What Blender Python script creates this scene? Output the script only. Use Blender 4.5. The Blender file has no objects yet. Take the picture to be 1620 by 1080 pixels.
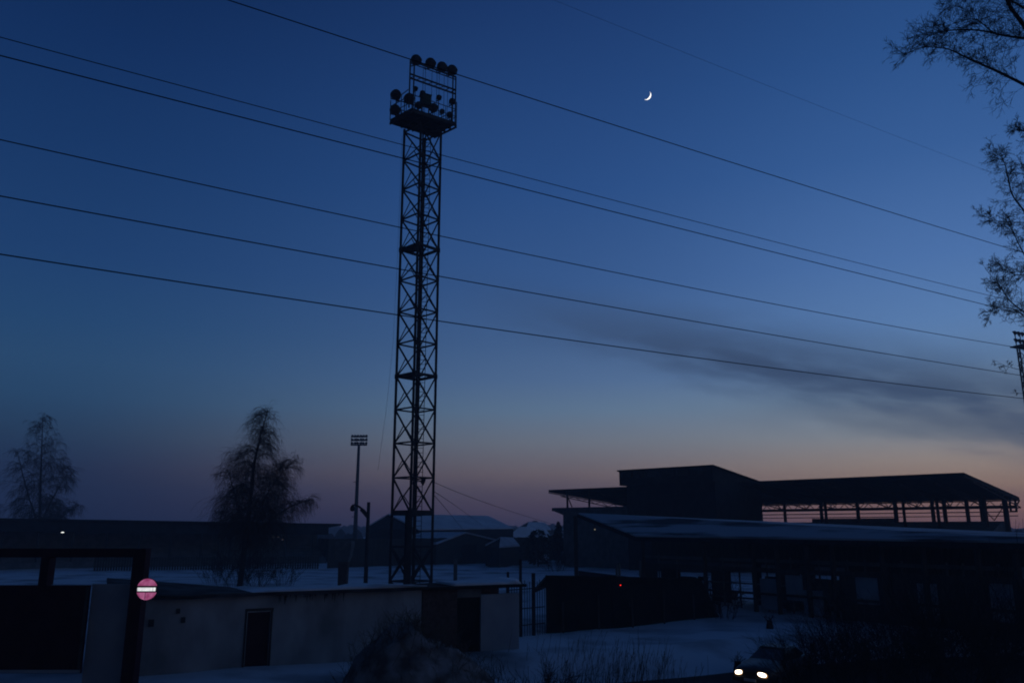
import bpy, math, random
from mathutils import Vector, Matrix, noise
R = math.radians
C = bpy.context.scene.collection
rng = random.Random(11)

# ------------------------------------------------------------------ camera
H = 5.5                       # eye height over the yard
PITCH = math.atan(296/1280)
cp, sp = math.cos(PITCH), math.sin(PITCH)
def ray(px, py):
    v = 540-py
    return px-810, 1280*cp-v*sp, 1280*sp+v*cp
def P(px, py, Y):             # point on the sight line at forward distance Y
    r, F, U = ray(px, py); s = Y/F
    return Vector((r*s, Y, H+U*s))
def PZ(px, py, z):            # point on the sight line at height z
    r, F, U = ray(px, py); s = (z-H)/U
    return Vector((r*s, F*s, z))
def lin(r, g, b):
    f = lambda c: (c/255/12.92 if c/255 <= .04045 else ((c/255+.055)/1.055)**2.4)
    return (f(r), f(g), f(b), 1)

cam_d = bpy.data.cameras.new('camera'); cam = bpy.data.objects.new('camera', cam_d); C.objects.link(cam)
cam.location = (0, 0, H); cam.rotation_euler = (math.pi/2+PITCH, 0, 0)
cam_d.sensor_width = 36; cam_d.lens = 36*1280/1620; cam_d.clip_start = .1; cam_d.clip_end = 9000
bpy.context.scene.camera = cam
sc = bpy.context.scene
sc.view_settings.view_transform = 'Standard'; sc.view_settings.look = 'None'
sc.view_settings.exposure = 0; sc.view_settings.gamma = 1
sc.render.engine = 'CYCLES'
sc.cycles.use_denoising = True
sc.cycles.filter_width = 1.9
sc.cycles.max_bounces = 5

# ------------------------------------------------------------------ world: dusk sky
W = bpy.data.worlds.new('World'); sc.world = W; W.use_nodes = True
nt = W.node_tree; N = nt.nodes; L = nt.links
for n in list(N): N.remove(n)
def put(sock, v):
    if hasattr(v, 'links') or isinstance(v, bpy.types.NodeSocket): L.new(v, sock)
    else: sock.default_value = v
def M(op, a, b=0.0, c=0.0):
    n = N.new('ShaderNodeMath'); n.operation = op
    put(n.inputs[0], a); put(n.inputs[1], b)
    if len(n.inputs) > 2: put(n.inputs[2], c)
    return n.outputs[0]
def sstep(v, a, b, lo=0.0, hi=1.0):
    n = N.new('ShaderNodeMapRange'); n.interpolation_type = 'SMOOTHSTEP'
    put(n.inputs[0], v); n.inputs[1].default_value = a; n.inputs[2].default_value = b
    n.inputs[3].default_value = lo; n.inputs[4].default_value = hi
    return n.outputs[0]
def mixc(f, a, b, mode='MIX'):
    n = N.new('ShaderNodeMix'); n.data_type = 'RGBA'; n.blend_type = mode
    put(n.inputs[0], f); put(n.inputs[6], a); put(n.inputs[7], b)
    return n.outputs[2]
tc = N.new('ShaderNodeTexCoord')
nrm = N.new('ShaderNodeVectorMath'); nrm.operation = 'NORMALIZE'; L.new(tc.outputs['Generated'], nrm.inputs[0])
sep = N.new('ShaderNodeSeparateXYZ'); L.new(nrm.outputs[0], sep.inputs[0])
elev = M('MULTIPLY', M('ARCSINE', sep.outputs[2]), 180/math.pi)
azim = M('MULTIPLY', M('ARCTAN2', sep.outputs[0], sep.outputs[1]), 180/math.pi)
def elev_ramp(stops):
    n = N.new('ShaderNodeMapRange'); put(n.inputs[0], elev); n.inputs[1].default_value = -2; n.inputs[2].default_value = 40
    n.inputs[3].default_value = 0; n.inputs[4].default_value = 1
    r = N.new('ShaderNodeValToRGB'); L.new(n.outputs[0], r.inputs[0]); r.color_ramp.interpolation = 'LINEAR'
    el = r.color_ramp.elements
    stops = sorted(((e+2)/42, lin(*c)) for e, c in stops)
    el[0].position, el[0].color = stops[0]; el[1].position, el[1].color = stops[-1]
    for p, c in stops[1:-1]:
        e = el.new(p); e.color = c
    return r.outputs[0]
left = elev_ramp([(-2,(18,26,54)),(0,(22,31,60)),(1.5,(25,37,66)),(3.7,(32,49,80)),(5.9,(39,65,96)),(8.1,(41,75,111)),(10.3,(42,78,117)),(13,(36,74,118)),(17,(30,66,115)),(23.6,(23,57,106)),(30,(17,48,96)),(36,(11,38,82)),(40,(9,33,76))])
mid = elev_ramp([(-2,(50,48,74)),(0,(66,58,80)),(1.5,(98,81,92)),(3.7,(126,113,115)),(5.9,(119,127,140)),(8.1,(101,127,155)),(10.3,(84,114,155)),(13,(70,102,148)),(17,(56,92,145)),(23.6,(42,80,137)),(30,(34,69,124)),(36,(26,57,109)),(40,(22,51,102))])
right = elev_ramp([(-2,(84,66,78)),(0,(134,95,88)),(1.2,(168,124,104)),(2.6,(178,147,124)),(4.2,(168,154,144)),(5.9,(145,153,161)),(8.1,(125,149,174)),(10.3,(102,136,178)),(13,(92,131,183)),(17,(78,118,176)),(23.6,(56,97,156)),(30,(42,82,140)),(36,(33,69,124)),(40,(28,62,116))])
sky = mixc(sstep(azim, -32, 9), left, mid)
sky = mixc(sstep(azim, 2, 31), sky, right)
# smoke drifting across the right of the sky
nz = N.new('ShaderNodeTexNoise'); nz.inputs['Scale'].default_value = 3.4; nz.inputs['Detail'].default_value = 6
cmb = N.new('ShaderNodeCombineXYZ')
put(cmb.inputs[0], M('MULTIPLY', azim, .06)); put(cmb.inputs[1], M('MULTIPLY', M('ADD', elev, M('MULTIPLY', azim, .22)), .22))
L.new(cmb.outputs[0], nz.inputs['Vector'])
wob = M('MULTIPLY', M('SUBTRACT', nz.outputs[0], .5), 2.6)
off = M('ADD', M('SUBTRACT', elev, M('MULTIPLY_ADD', azim, -.255, 15.5)), wob)
wid = sstep(azim, -5, 32, 1.7, 2.7)
band = M('DIVIDE', M('ABSOLUTE', off), wid)
band = sstep(band, 1.7, -.1)
band = M('MULTIPLY', band, sstep(azim, -9, 18, 0, .92))
band = M('MULTIPLY', band, sstep(nz.outputs[0], .25, .6, .6, 1))
sky = mixc(band, sky, lin(54, 74, 106))
off2 = M('ADD', M('SUBTRACT', elev, M('MULTIPLY_ADD', azim, -.12, 9.6)), M('MULTIPLY', wob, .9))
band2 = M('MULTIPLY', sstep(M('ABSOLUTE', off2), 1.5, .1), sstep(azim, 8, 26, 0, .38))
sky = mixc(band2, sky, lin(88, 102, 122))
# darker overhead and away from the sunset
dark = M('MULTIPLY', sstep(elev, 36, 75, 1, .38), sstep(M('COSINE', M('MULTIPLY', M('SUBTRACT', azim, 20), math.pi/180)), -.6, .75, .33, 1))
sky = mixc(1.0, sky, dark, 'MULTIPLY')
sky = mixc(1.0, sky, (.98, .965, .965, 1), 'MULTIPLY')
nish = N.new('ShaderNodeTexSky'); nish.sky_type = 'NISHITA'; nish.sun_disc = False
nish.sun_elevation = R(-4); nish.sun_rotation = R(48)
bg = N.new('ShaderNodeBackground'); L.new(sky, bg.inputs[0]); bg.inputs[1].default_value = 1.0
bg2 = N.new('ShaderNodeBackground'); L.new(nish.outputs[0], bg2.inputs[0]); bg2.inputs[1].default_value = .05
add = N.new('ShaderNodeAddShader'); L.new(bg.outputs[0], add.inputs[0]); L.new(bg2.outputs[0], add.inputs[1])
out = N.new('ShaderNodeOutputWorld'); L.new(add.outputs[0], out.inputs[0])

# ------------------------------------------------------------------ materials
def mat(name, c1, c2=None, scale=3.0, rough=.8, bump=0.0, metal=0.0, stretch=(1,1,1), lo=.35, hi=.65, detail=5, wave=None):
    m = bpy.data.materials.new(name); m.use_nodes = True
    t = m.node_tree; b = t.nodes['Principled BSDF']
    b.inputs['Roughness'].default_value = rough; b.inputs['Metallic'].default_value = metal
    if rough > .6: b.inputs['Specular IOR Level'].default_value = .08
    b.inputs['Base Color'].default_value = (*c1, 1)
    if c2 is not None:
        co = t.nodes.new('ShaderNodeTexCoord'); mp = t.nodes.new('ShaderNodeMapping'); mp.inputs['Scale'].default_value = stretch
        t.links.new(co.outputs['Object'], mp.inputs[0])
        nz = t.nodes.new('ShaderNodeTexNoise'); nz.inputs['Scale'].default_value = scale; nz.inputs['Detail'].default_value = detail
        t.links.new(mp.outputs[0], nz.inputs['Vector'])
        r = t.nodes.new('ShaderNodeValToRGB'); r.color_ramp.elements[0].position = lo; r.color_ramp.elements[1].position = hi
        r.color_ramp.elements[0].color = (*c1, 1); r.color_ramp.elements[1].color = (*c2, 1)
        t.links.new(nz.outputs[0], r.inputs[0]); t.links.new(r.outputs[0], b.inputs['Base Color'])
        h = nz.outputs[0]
        if wave:
            w = t.nodes.new('ShaderNodeTexWave'); w.inputs['Scale'].default_value = wave; w.bands_direction = 'X'
            t.links.new(co.outputs['Object'], w.inputs['Vector']); h = w.outputs[1]
        if bump:
            bp = t.nodes.new('ShaderNodeBump'); bp.inputs['Strength'].default_value = bump; bp.inputs['Distance'].default_value = .1
            t.links.new(h, bp.inputs['Height']); t.links.new(bp.outputs[0], b.inputs['Normal'])
    return m
def glow(name, col, strength):
    m = bpy.data.materials.new(name); m.use_nodes = True
    b = m.node_tree.nodes['Principled BSDF']
    b.inputs['Base Color'].default_value = (.1, .1, .1, 1)
    b.inputs['Emission Color'].default_value = col; b.inputs['Emission Strength'].default_value = strength
    return m
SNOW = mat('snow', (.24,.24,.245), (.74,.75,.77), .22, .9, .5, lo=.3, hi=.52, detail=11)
ROOFSNOW = mat('roof_snow', (.10,.11,.12), (.52,.53,.55), .9, .9, .2, stretch=(.13,.13,2.2), lo=.36, hi=.47, detail=6)
HALLSNOW = mat('hall_snow', (.55,.56,.58), (.74,.75,.77), .3, .9)
ASPH = mat('slush_asphalt', (.03,.024,.024), (.075,.062,.06), .5, .9, .2)
STEEL = mat('painted_steel', (.03,.035,.04), (.06,.06,.06), 2, .7)
RUST = mat('rusty_steel', (.05,.03,.025), (.09,.05,.04), 3, .8)
DARK = mat('dark_sheet', (.022,.024,.028), (.04,.04,.045), 1, .9, wave=2.5, bump=.2)
BLACK = mat('black_felt', (.012,.012,.013), (.02,.02,.02), 1, .95)
WALL = mat('whitewash', (.20,.20,.20), (.38,.385,.39), .7, .9, .35, stretch=(1,1,.6), lo=.3, hi=.6, detail=12)
PALE = mat('pale_paint', (.26,.28,.31), (.34,.36,.38), .8, .8)
ROOFFELT = mat('dusted_felt', (.03,.03,.032), (.10,.10,.105), .8, .9, lo=.4, hi=.7, detail=8)
CONC = mat('concrete', (.10,.10,.10), (.17,.165,.16), 1.2, .9)
BRICK = mat('dark_brick', (.07,.045,.04), (.12,.08,.07), 6, .9)
MAROON = mat('maroon_paint', (.035,.012,.018), (.05,.02,.025), 1.5, .7)
WOOD = mat('weathered_boards', (.05,.045,.04), (.09,.08,.07), 1.5, .9, stretch=(6,6,.5))
BARK = mat('bark', (.035,.03,.028), (.07,.06,.055), 8, .9)
TWIG = mat('twig', (.03,.025,.025), (.05,.04,.04), 2, .9)
BIRCHTWIG = mat('birch_twig', (.05,.035,.03), (.07,.05,.045), 2, .9)
WEED = mat('dry_stalk', (.10,.075,.055), (.16,.12,.09), 2, .9)
EARTH = mat('frozen_earth', (.12,.095,.085), (.34,.31,.30), 1.6, .95, .6, detail=10)
RUBBER = mat('rubber', (.02,.02,.02), (.03,.03,.03), 3, .9)
CARPAINT = mat('car_paint', (.022,.028,.032), (.03,.036,.04), 1, .4)
GLASS = mat('dark_glass', (.01,.01,.012), (.015,.015,.018), 1, .08)
LENS = mat('lamp_glass', (.02,.02,.022), (.03,.03,.03), 1, .15)
GREEN = mat('green_cabinet', (.03,.06,.05), (.04,.075,.06), 2, .7)
CABLE = mat('cable', (.015,.015,.016), (.02,.02,.02), 1, .7)
PLATE = mat('plate', (.6,.58,.55), (.66,.64,.6), 2, .5)
CONIFER = mat('conifer', (.018,.025,.02), (.04,.05,.04), 1, .95)
FARWOOD = mat('far_wood', (.04,.04,.05), (.07,.07,.085), .02, 1)
MOONM = glow('moonlight', (1,.97,.92,1), 1.6)
HEAD = glow('headlight_glass', (1,.9,.7,1), 6)
HEADHALO = glow('headlight_halo', (1,.45,.12,1), .5)  # dim orange emission imitating bloom round the lit headlights
BULB = glow('lamp_lit', (.95,1,.95,1), 1.5)
DIM = glow('lamp_dim', (.8,.7,.5,1), .22)
DIMRED = glow('lamp_faint', (.5,.42,.45,1), .09)
REDL = glow('red_led', (1,.02,.01,1), 2.2)
SIGNRED = glow('sign_red_painted_glow', lin(180,66,120), .62)  # emission stands in for light reflected by the sign
def mottle(m, a, b, sc_):
    t = m.node_tree; co = t.nodes.new('ShaderNodeTexCoord'); nz = t.nodes.new('ShaderNodeTexNoise'); nz.inputs['Scale'].default_value = sc_; nz.inputs['Detail'].default_value = 4
    r = t.nodes.new('ShaderNodeValToRGB'); r.color_ramp.elements[0].position = .35; r.color_ramp.elements[1].position = .65
    r.color_ramp.elements[0].color = a; r.color_ramp.elements[1].color = b
    t.links.new(co.outputs['Object'], nz.inputs['Vector']); t.links.new(nz.outputs[0], r.inputs[0]); t.links.new(r.outputs[0], t.nodes['Principled BSDF'].inputs['Emission Color'])
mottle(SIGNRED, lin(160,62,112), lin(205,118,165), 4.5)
SIGNWHITE = glow('sign_white_painted_glow', lin(235,240,238), 1.0)  # white bar's reflected light also put in as emission
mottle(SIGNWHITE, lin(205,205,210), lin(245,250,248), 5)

# ------------------------------------------------------------------ mesh builder
ORI = {}
class MB:
    def __init__(s): s.v = []; s.f = []
    def add(s, vs, fs):
        o = len(s.v); s.v += [Vector(v) for v in vs]; s.f += [tuple(i+o for i in f) for f in fs]; return s
    def hexa(s, b, t):        # bottom quad, top quad
        return s.add(list(b)+list(t), [(3,2,1,0),(4,5,6,7),(0,1,5,4),(1,2,6,5),(2,3,7,6),(3,0,4,7)])
    def box(s, c, size, rz=0, M=None):
        x, y, z = size[0]/2, size[1]/2, size[2]/2; c = Vector(c)
        m = M if M is not None else Matrix.Rotation(rz, 3, 'Z')
        q = [c+m@Vector(p) for p in ((-x,-y,-z),(x,-y,-z),(x,y,-z),(-x,y,-z),(-x,-y,z),(x,-y,z),(x,y,z),(-x,y,z))]
        return s.hexa(q[:4], q[4:])
    def tube(s, p0, p1, r0, r1=None, n=6, cap=True):
        p0, p1 = Vector(p0), Vector(p1); r1 = r0 if r1 is None else r1
        d = p1-p0
        if d.length < 1e-6: return s
        d.normalize(); a = d.orthogonal().normalized(); b = d.cross(a)
        vs = []
        for p, r in ((p0, r0), (p1, r1)):
            for i in range(n):
                t = 2*math.pi*i/n; vs.append(p+(a*math.cos(t)+b*math.sin(t))*r)
        fs = [(i, (i+1) % n, n+(i+1) % n, n+i) for i in range(n)]
        if cap: fs += [tuple(range(n-1,-1,-1)), tuple(range(n, 2*n))]
        return s.add(vs, fs)
    def bar(s, p0, p1, w, h=None):
        p0, p1 = Vector(p0), Vector(p1); h = w if h is None else h
        d = (p1-p0).normalized()
        up = Vector((0,0,1)) if abs(d.z) < .9 else Vector((1,0,0))
        a = d.cross(up).normalized()*w/2; b = a.cross(d).normalized()*h/2
        return s.hexa([p0-a-b, p0+a-b, p1+a-b, p1-a-b], [p0-a+b, p0+a+b, p1+a+b, p1-a+b])
    def path(s, pts, r0, r1, n=5):
        pts = [Vector(p) for p in pts]; k = len(pts)-1
        if k < 1: return s
        o = len(s.v); ref = None
        for i, p in enumerate(pts):
            d = (pts[min(i+1, k)]-pts[max(i-1, 0)]).normalized()
            if ref is None: ref = d.orthogonal().normalized()
            a = (ref-d*ref.dot(d))
            a = a.normalized() if a.length > 1e-4 else d.orthogonal().normalized()
            ref = a; b = d.cross(a); r = r0+(r1-r0)*i/k
            for j in range(n):
                t = 2*math.pi*j/n; s.v.append(p+(a*math.cos(t)+b*math.sin(t))*r)
        for i in range(k):
            for j in range(n):
                s.f.append((o+i*n+j, o+i*n+(j+1) % n, o+(i+1)*n+(j+1) % n, o+(i+1)*n+j))
        s.f.append(tuple(o+j for j in range(n-1,-1,-1))); s.f.append(tuple(o+k*n+j for j in range(n)))
        return s
    def slab(s, quad, d):     # four corners extruded by the vector d
        q = [Vector(p) for p in quad]; d = Vector(d)
        return s.hexa(q, [p+d for p in q])
    def prism(s, poly, d):
        q = [Vector(p) for p in poly]; d = Vector(d); n = len(q)
        return s.add(q+[p+d for p in q], [tuple(range(n-1,-1,-1)), tuple(range(n, 2*n))]+[(i,(i+1) % n, n+(i+1) % n, n+i) for i in range(n)])
    def lathe(s, p, axis, prof, n=14):   # prof: (distance along axis, radius)
        p = Vector(p); d = Vector(axis).normalized(); a = d.orthogonal().normalized(); b = d.cross(a); o = len(s.v)
        for t, r in prof:
            for j in range(n):
                th = 2*math.pi*j/n; s.v.append(p+d*t+(a*math.cos(th)+b*math.sin(th))*r)
        for i in range(len(prof)-1):
            for j in range(n):
                s.f.append((o+i*n+j, o+i*n+(j+1) % n, o+(i+1)*n+(j+1) % n, o+(i+1)*n+j))
        k = len(prof)-1
        s.f.append(tuple(o+j for j in range(n-1,-1,-1))); s.f.append(tuple(o+k*n+j for j in range(n)))
        return s
    def build(s, name, m, parent=None, smooth=False, loc=None):
        me = bpy.data.meshes.new(name)
        o3 = ORI.get(parent.name) if parent else None
        if o3 is None:
            if loc is None:
                loc = Vector((sum(v.x for v in s.v)/len(s.v), sum(v.y for v in s.v)/len(s.v), min(v.z for v in s.v)))
            o3 = Vector(loc)
        me.from_pydata([v-o3 for v in s.v], [], s.f); me.update()
        import bmesh
        bm = bmesh.new(); bm.from_mesh(me); bmesh.ops.recalc_face_normals(bm, faces=bm.faces); bm.to_mesh(me); bm.free()
        me.materials.append(m)
        if smooth:
            for p in me.polygons: p.use_smooth = True
        o = bpy.data.objects.new(name, me); C.objects.link(o)
        if parent: o.parent = parent
        else: o.location = o3
        ORI[o.name] = o3
        return o
def tag(o, label=None, cat=None, group=None, kind=None):
    if label: o['label'] = label
    if cat: o['category'] = cat
    if group: o['group'] = group
    if kind: o['kind'] = kind
    return o
def thing(name, label, cat, loc, group=None):
    o = bpy.data.objects.new(name, None); C.objects.link(o); o.location = loc; ORI[o.name] = Vector(loc)
    return tag(o, label, cat, group)
def vdist(p, a, b):
    ab = b-a; t = max(0, min(1, (p-a).dot(ab)/ab.length_squared)); return (p-(a+ab*t)).length

# ------------------------------------------------------------------ ground and road
ROADC = [Vector(p) for p in ((-60,16),(-9,26.5),(0,31.2),(5.5,32.8),(10,34.8),(14,37),(20,39.3),(30,40.5),(60,41.5),(160,38))]
def sm(t): t = max(0, min(1, t)); return t*t*(3-2*t)
def g(x, y):
    z = .22*noise.noise(Vector((x*.07, y*.07, 3)))+.10*noise.noise(Vector((x*.31, y*.31, 9)))
    z *= sm((260-y)/120)
    q = Vector((x, y)); d = min(vdist(q, ROADC[i], ROADC[i+1]) for i in range(len(ROADC)-1))
    k = sm((d-3.6)/4.0)*(1-.0)
    if x < -2: k = k+(1-k)*sm((-2-x)/6)
    z = z*(.25+.75*k)-.84*(1-k)
    if 3.5 < d < 8 and x > -2: z += .22*math.sin((d-3.5)/4.5*math.pi)*(.6+.8*noise.noise(Vector((x*.4, y*.4, 1))))
    return z
xs = [-900,-600,-400,-250,-160]+[-120+2.0*i for i in range(121)]+[160,250,400,600,900]
xs = sorted(set(xs+[-20+.8*i for i in range(66)]))
ys = sorted(set([-60,-20,0]+[10+2*i for i in range(8)]+[26+.8*i for i in range(50)]+[66+2*i for i in range(48)]+[170,185,200,230,260,330,450,650,900]))
gb = MB(); nx = len(xs)
for y in ys:
    for x in xs: gb.v.append(Vector((x, y, g(x, y) if abs(x) < 200 and y < 260 else 0.0)))
for j in range(len(ys)-1):
    for i in range(nx-1): gb.f.append((j*nx+i, j*nx+i+1, (j+1)*nx+i+1, (j+1)*nx+i))
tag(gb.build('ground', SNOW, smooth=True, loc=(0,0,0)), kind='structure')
rb = MB(); pts = []
for i in range(len(ROADC)-1):
    n = max(2, int((ROADC[i+1]-ROADC[i]).length/1.2))
    pts += [ROADC[i].lerp(ROADC[i+1], k/n) for k in range(n)]
for i, p in enumerate(pts):
    d = (pts[min(i+1, len(pts)-1)]-pts[max(i-1, 0)]).normalized(); nn = Vector((d.y, -d.x))
    for k in range(9):
        q = p+nn*(k/8*7.2-3.6); rb.v.append(Vector((q.x, q.y, g(q.x, q.y)+.035)))
for i in range(len(pts)-1):
    for k in range(8): rb.f.append((i*9+k, i*9+k+1, (i+1)*9+k+1, (i+1)*9+k))
tag(rb.build('road', ASPH, smooth=True, loc=(0,0,0)), kind='structure')

# ------------------------------------------------------------------ moon
mdir = P(1023, 151, 1000)-Vector((0,0,H)); mdir.normalize()
D = 4200; rad = 7.0/1280*D*math.cos(R(17)); mc = Vector((0,0,H))+mdir*D
right_v = mdir.cross(Vector((0,0,1))).normalized(); up_v = right_v.cross(mdir)
bx = (right_v*.77-up_v*.64).normalized(); by = (right_v*.64+up_v*.77).normalized()
mb = MB(); nt_, nl = 24, 6
for i in range(nt_+1):
    th = -math.pi/2+math.pi*i/nt_
    for k in range(nl+1):
        la = R(43)+(math.pi/2-R(43))*k/nl
        mb.v.append(mc+(bx*math.cos(th)*math.sin(la)+by*math.sin(th)-mdir*math.cos(th)*math.cos(la))*rad)
for i in range(nt_):
    for k in range(nl):
        a = i*(nl+1)+k; mb.f.append((a, a+1, a+nl+2, a+nl+1))
tag(mb.build('moon', MOONM), 'thin white crescent moon lit on its lower right side', 'moon')

# ------------------------------------------------------------------ power lines
T = Vector((.853, .5225)).normalized(); Nn = Vector((-T.y, T.x))
def wire(label, px3, d, r):
    q = []
    for x, y in px3:
        rr, F, U = ray(x, y); s = d/(F*Nn.y+rr*Nn.x); p = Vector((rr*s, F*s, H+U*s)); q.append((p.x*T.x+p.y*T.y, p.z))
    (t0,z0),(t1,z1),(t2,z2) = q
    def zz(t): return z0*(t-t1)*(t-t2)/((t0-t1)*(t0-t2))+z1*(t-t0)*(t-t2)/((t1-t0)*(t1-t2))+z2*(t-t0)*(t-t1)/((t2-t0)*(t2-t1))
    a, b = t0-9, t2+9; n = 60
    pp = [Vector((T.x*t+Nn.x*d, T.y*t+Nn.y*d, zz(t))) for t in (a+(b-a)*i/n for i in range(n+1))]
    o = MB().path(pp, r, r, 6).build('power_line', CABLE, smooth=True)
    tag(o, label, 'power line', 'overhead power lines across the sky')
wire('power line behind the row of lamps on top of the mast', [(360,0),(720,117),(1580,388)], 13.6, .011)
wire('thinner upper one of the close pair of power lines near the mast head', [(0,59),(697,245),(1560,466)], 14.2, .008)
wire('thicker lower one of the close pair of power lines near the mast head', [(0,88),(635,250),(1575,486)], 13.2, .010)
wire('lone power line passing just above the upper landing of the mast', [(0,221),(695,373),(1600,548)], 13.6, .009)
wire('power line crossing the shaft between the two landings, second from the bottom', [(0,310),(695,437),(1605,592)], 14.0, .010)
wire('lowest of the long power lines crossing the mast shaft', [(0,402),(690,507),(1610,629)], 13.4, .010)
wire('faint thin power line high right of the crescent moon', [(900,10),(1200,130),(1550,266)], 14.6, .0032)

# ------------------------------------------------------------------ main floodlight mast
TY = 58.0
tx = (652-810)/1312*TY
MZ = 0.0
mast = thing('floodlight_mast', 'tall square lattice floodlight mast rising behind the pale garage wall', 'floodlight mast', (tx, TY, MZ))
rd = 1.43
ang0 = math.atan2(-TY, -tx)           # towards the camera
ang = ang0+R(-6)
corner = [Vector((tx+rd*math.cos(ang+k*math.pi/2), TY+rd*math.sin(ang+k*math.pi/2), 0)) for k in range(4)]   # 0 near,1,2 far,3
def cz(k, z): c = corner[k % 4]; return Vector((c.x, c.y, z))
RING = [H+1.08+2.425*k for k in range(13)]
topz = RING[-1]+.25
for k in range(4):
    MB().bar(cz(k, MZ-.3), cz(k, topz), .17).build('leg', STEEL, mast)
dia = MB(); dia_low = MB()
for i, z in enumerate([.45, 2.0, 4.3]+RING):
    ringb = MB()
    for k in range(4): ringb.bar(cz(k, z), cz(k+1, z), .1 if z != RING[0] else .2, .1 if z != RING[0] else .34)
    ringb.build('ring_beam', STEEL, mast)
zs = [.45, 2.0, 4.3]+RING
for i in range(len(zs)-1):
    if abs(zs[i]-4.3) < .01: continue
    for k in range(4):
        a, b = (k, k+1)
        w = .10 if k in (0, 3) else .075
        # every face has its main diagonal falling to the right as seen from outside, and a lighter counter brace
        if zs[i] < 2.5:
            dia_low.bar(cz(a, zs[i]), cz(b, zs[i+1]), .1); dia_low.bar(cz(b, zs[i]), cz(a, zs[i+1]), .1)
        else:
            dia.bar(cz(b, zs[i]), cz(a, zs[i+1]), w)
            if i % 1 == 0: dia.bar(cz(a, zs[i]), (cz(a, zs[i+1])+cz(b, zs[i]))*.5, .05)
dia_low.build('bracing', STEEL, mast); dia.build('bracing', STEEL, mast)
for zi in (4, 8):
    lb = MB(); z = RING[zi]
    for k in range(4): lb.bar(cz(k, z)+Vector((0,0,.02)), cz(k+1, z)+Vector((0,0,.02)), .13, .19)
    c = Vector((tx, TY, z+.03)); n_, f_ = cz(0, z), cz(2, z); l_, r_ = cz(3, z), cz(1, z)
    lb.slab([l_.lerp(n_, .02), n_.lerp(r_, .02), c.lerp(r_, .35), l_.lerp(f_, .45)], (0,0,.05))
    for k in range(4): lb.box(cz(k, z), (.25,.25,.3), ang)
    lb.build('landing', STEEL, mast)
# ladder up the right of the shaft, cable duct on the near leg, riser pipe
la = MB(); mid_r = (cz(1, 0)+cz(0, 0)+cz(2, 0)*2)/4 if False else (cz(1, 0)*.62+Vector((tx, TY, 0))*.38)
side = (cz(2, 0)-cz(0, 0)).normalized()*.2
side = Vector((1, .15, 0)).normalized()*.19
if corner[1].x < corner[3].x: mid_r = cz(3, 0)*.45+Vector((tx, TY, 0))*.55
mid_r = Vector((tx+.42, TY+.3, 0))
for s_ in (-1, 1): la.bar(mid_r+side*s_+Vector((0,0,.4)), mid_r+side*s_+Vector((0,0,topz+.4)), .045)
k = 0
while .6+k*.34 < topz:
    z = .6+k*.34; la.bar(mid_r-side+Vector((0,0,z)), mid_r+side+Vector((0,0,z)), .035); k += 1
la.build('ladder', STEEL, mast)
db = MB(); nc = corner[0]; inn = (Vector((tx, TY, 0))-nc).normalized()
db.box((nc.x+inn.x*.35-.12, nc.y+inn.y*.35, 3.3), (.52,.3,6.8), ang0-math.pi/2)
db.bar(Vector((nc.x-.02, nc.y, MZ)), Vector((nc.x-.02, nc.y, RING[0])), .34)
db.build('cable_duct', STEEL, mast)
pb = MB()
for dx, dy, w in ((.02,.1,.12), (.22,-.1,.07)):
    pb.bar((tx+dx, TY+dy, 6.3), (tx+dx, TY+dy, topz+1.2), w)
pb.build('riser_pipe', STEEL, mast)
# head platform
pz = H+30.35
Lc, Rc, Fc = PZ(617,192,pz), PZ(722,197,pz), PZ(687,214,pz)
Nc = Lc+Rc-Fc
print('platform', Lc, Nc, Rc, Fc)
MB().slab([Lc, Nc, Rc, Fc], (0,0,.16)).build('platform', STEEL, mast)
ub = MB()
for t in (.0,.25,.5,.75,1.0):
    ub.bar(Lc.lerp(Nc, t)-Vector((0,0,.09)), Fc.lerp(Rc, t)-Vector((0,0,.09)), .12, .18)
    ub.bar(Lc.lerp(Fc, t)-Vector((0,0,.22)), Nc.lerp(Rc, t)-Vector((0,0,.22)), .1, .12)
ub.build('platform_joist', STEEL, mast)
up = lambda p, h: Vector((p.x, p.y, p.z+h))
rl = MB()
for a, b in ((Lc, Nc), (Lc, Fc), (Fc, Rc), (Nc, Rc)):
    n = 4
    for i in range(n+1): p = a.lerp(b, i/n); rl.bar(up(p, .1), up(p, 1.25), .045)
    for h in (.65, 1.25): rl.bar(up(a, h), up(b, h), .045)
rl.bar(up(Lc, .1), up(Lc, 1.75), .06); rl.bar(up(Rc, .1), up(Rc, 1.9), .06)
rl.build('railing', STEEL, mast)
# tall frame on the near edge
A, B = Nc.lerp(Rc, -.06), Nc.lerp(Rc, .97)
def onz(px, py, base):         # height at which the vertical over `base` crosses image row py
    r, F, U = ray(px, py); return H+U/F*base.y
zA = onz(648, 97, A); zB = onz(721, 121, B); zt = (zA+zB)/2
zm = (onz(648, 120, A)+onz(721, 145, B))/2
dn = (B-A).normalized(); dp = Vector((dn.y, -dn.x, 0))
fb = MB()
for p in (A, A+dn*.34, B, B-dn*.26): fb.bar(up(p, .1), Vector((p.x, p.y, zt)), .1)
at = lambda p, z: Vector((p.x, p.y, z))
for z in (zt, zm+.14, zm-.2): fb.bar(at(A, z), at(B, z), .1)
fb.bar(at(A, zt-.22), at(B, zt-.22), .06)
n = 8
for i in range(n):
    fb.bar(at(A.lerp(B, i/n), zm-.2), at(A.lerp(B, (i+1)/n), zm+.14), .045)
for t in (.28,.33,.47,.58,.63,.74,.82): fb.bar(up(A.lerp(B, t), .1), at(A.lerp(B, t), zt), .03)
fb.build('lamp_frame', STEEL, mast)
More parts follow.
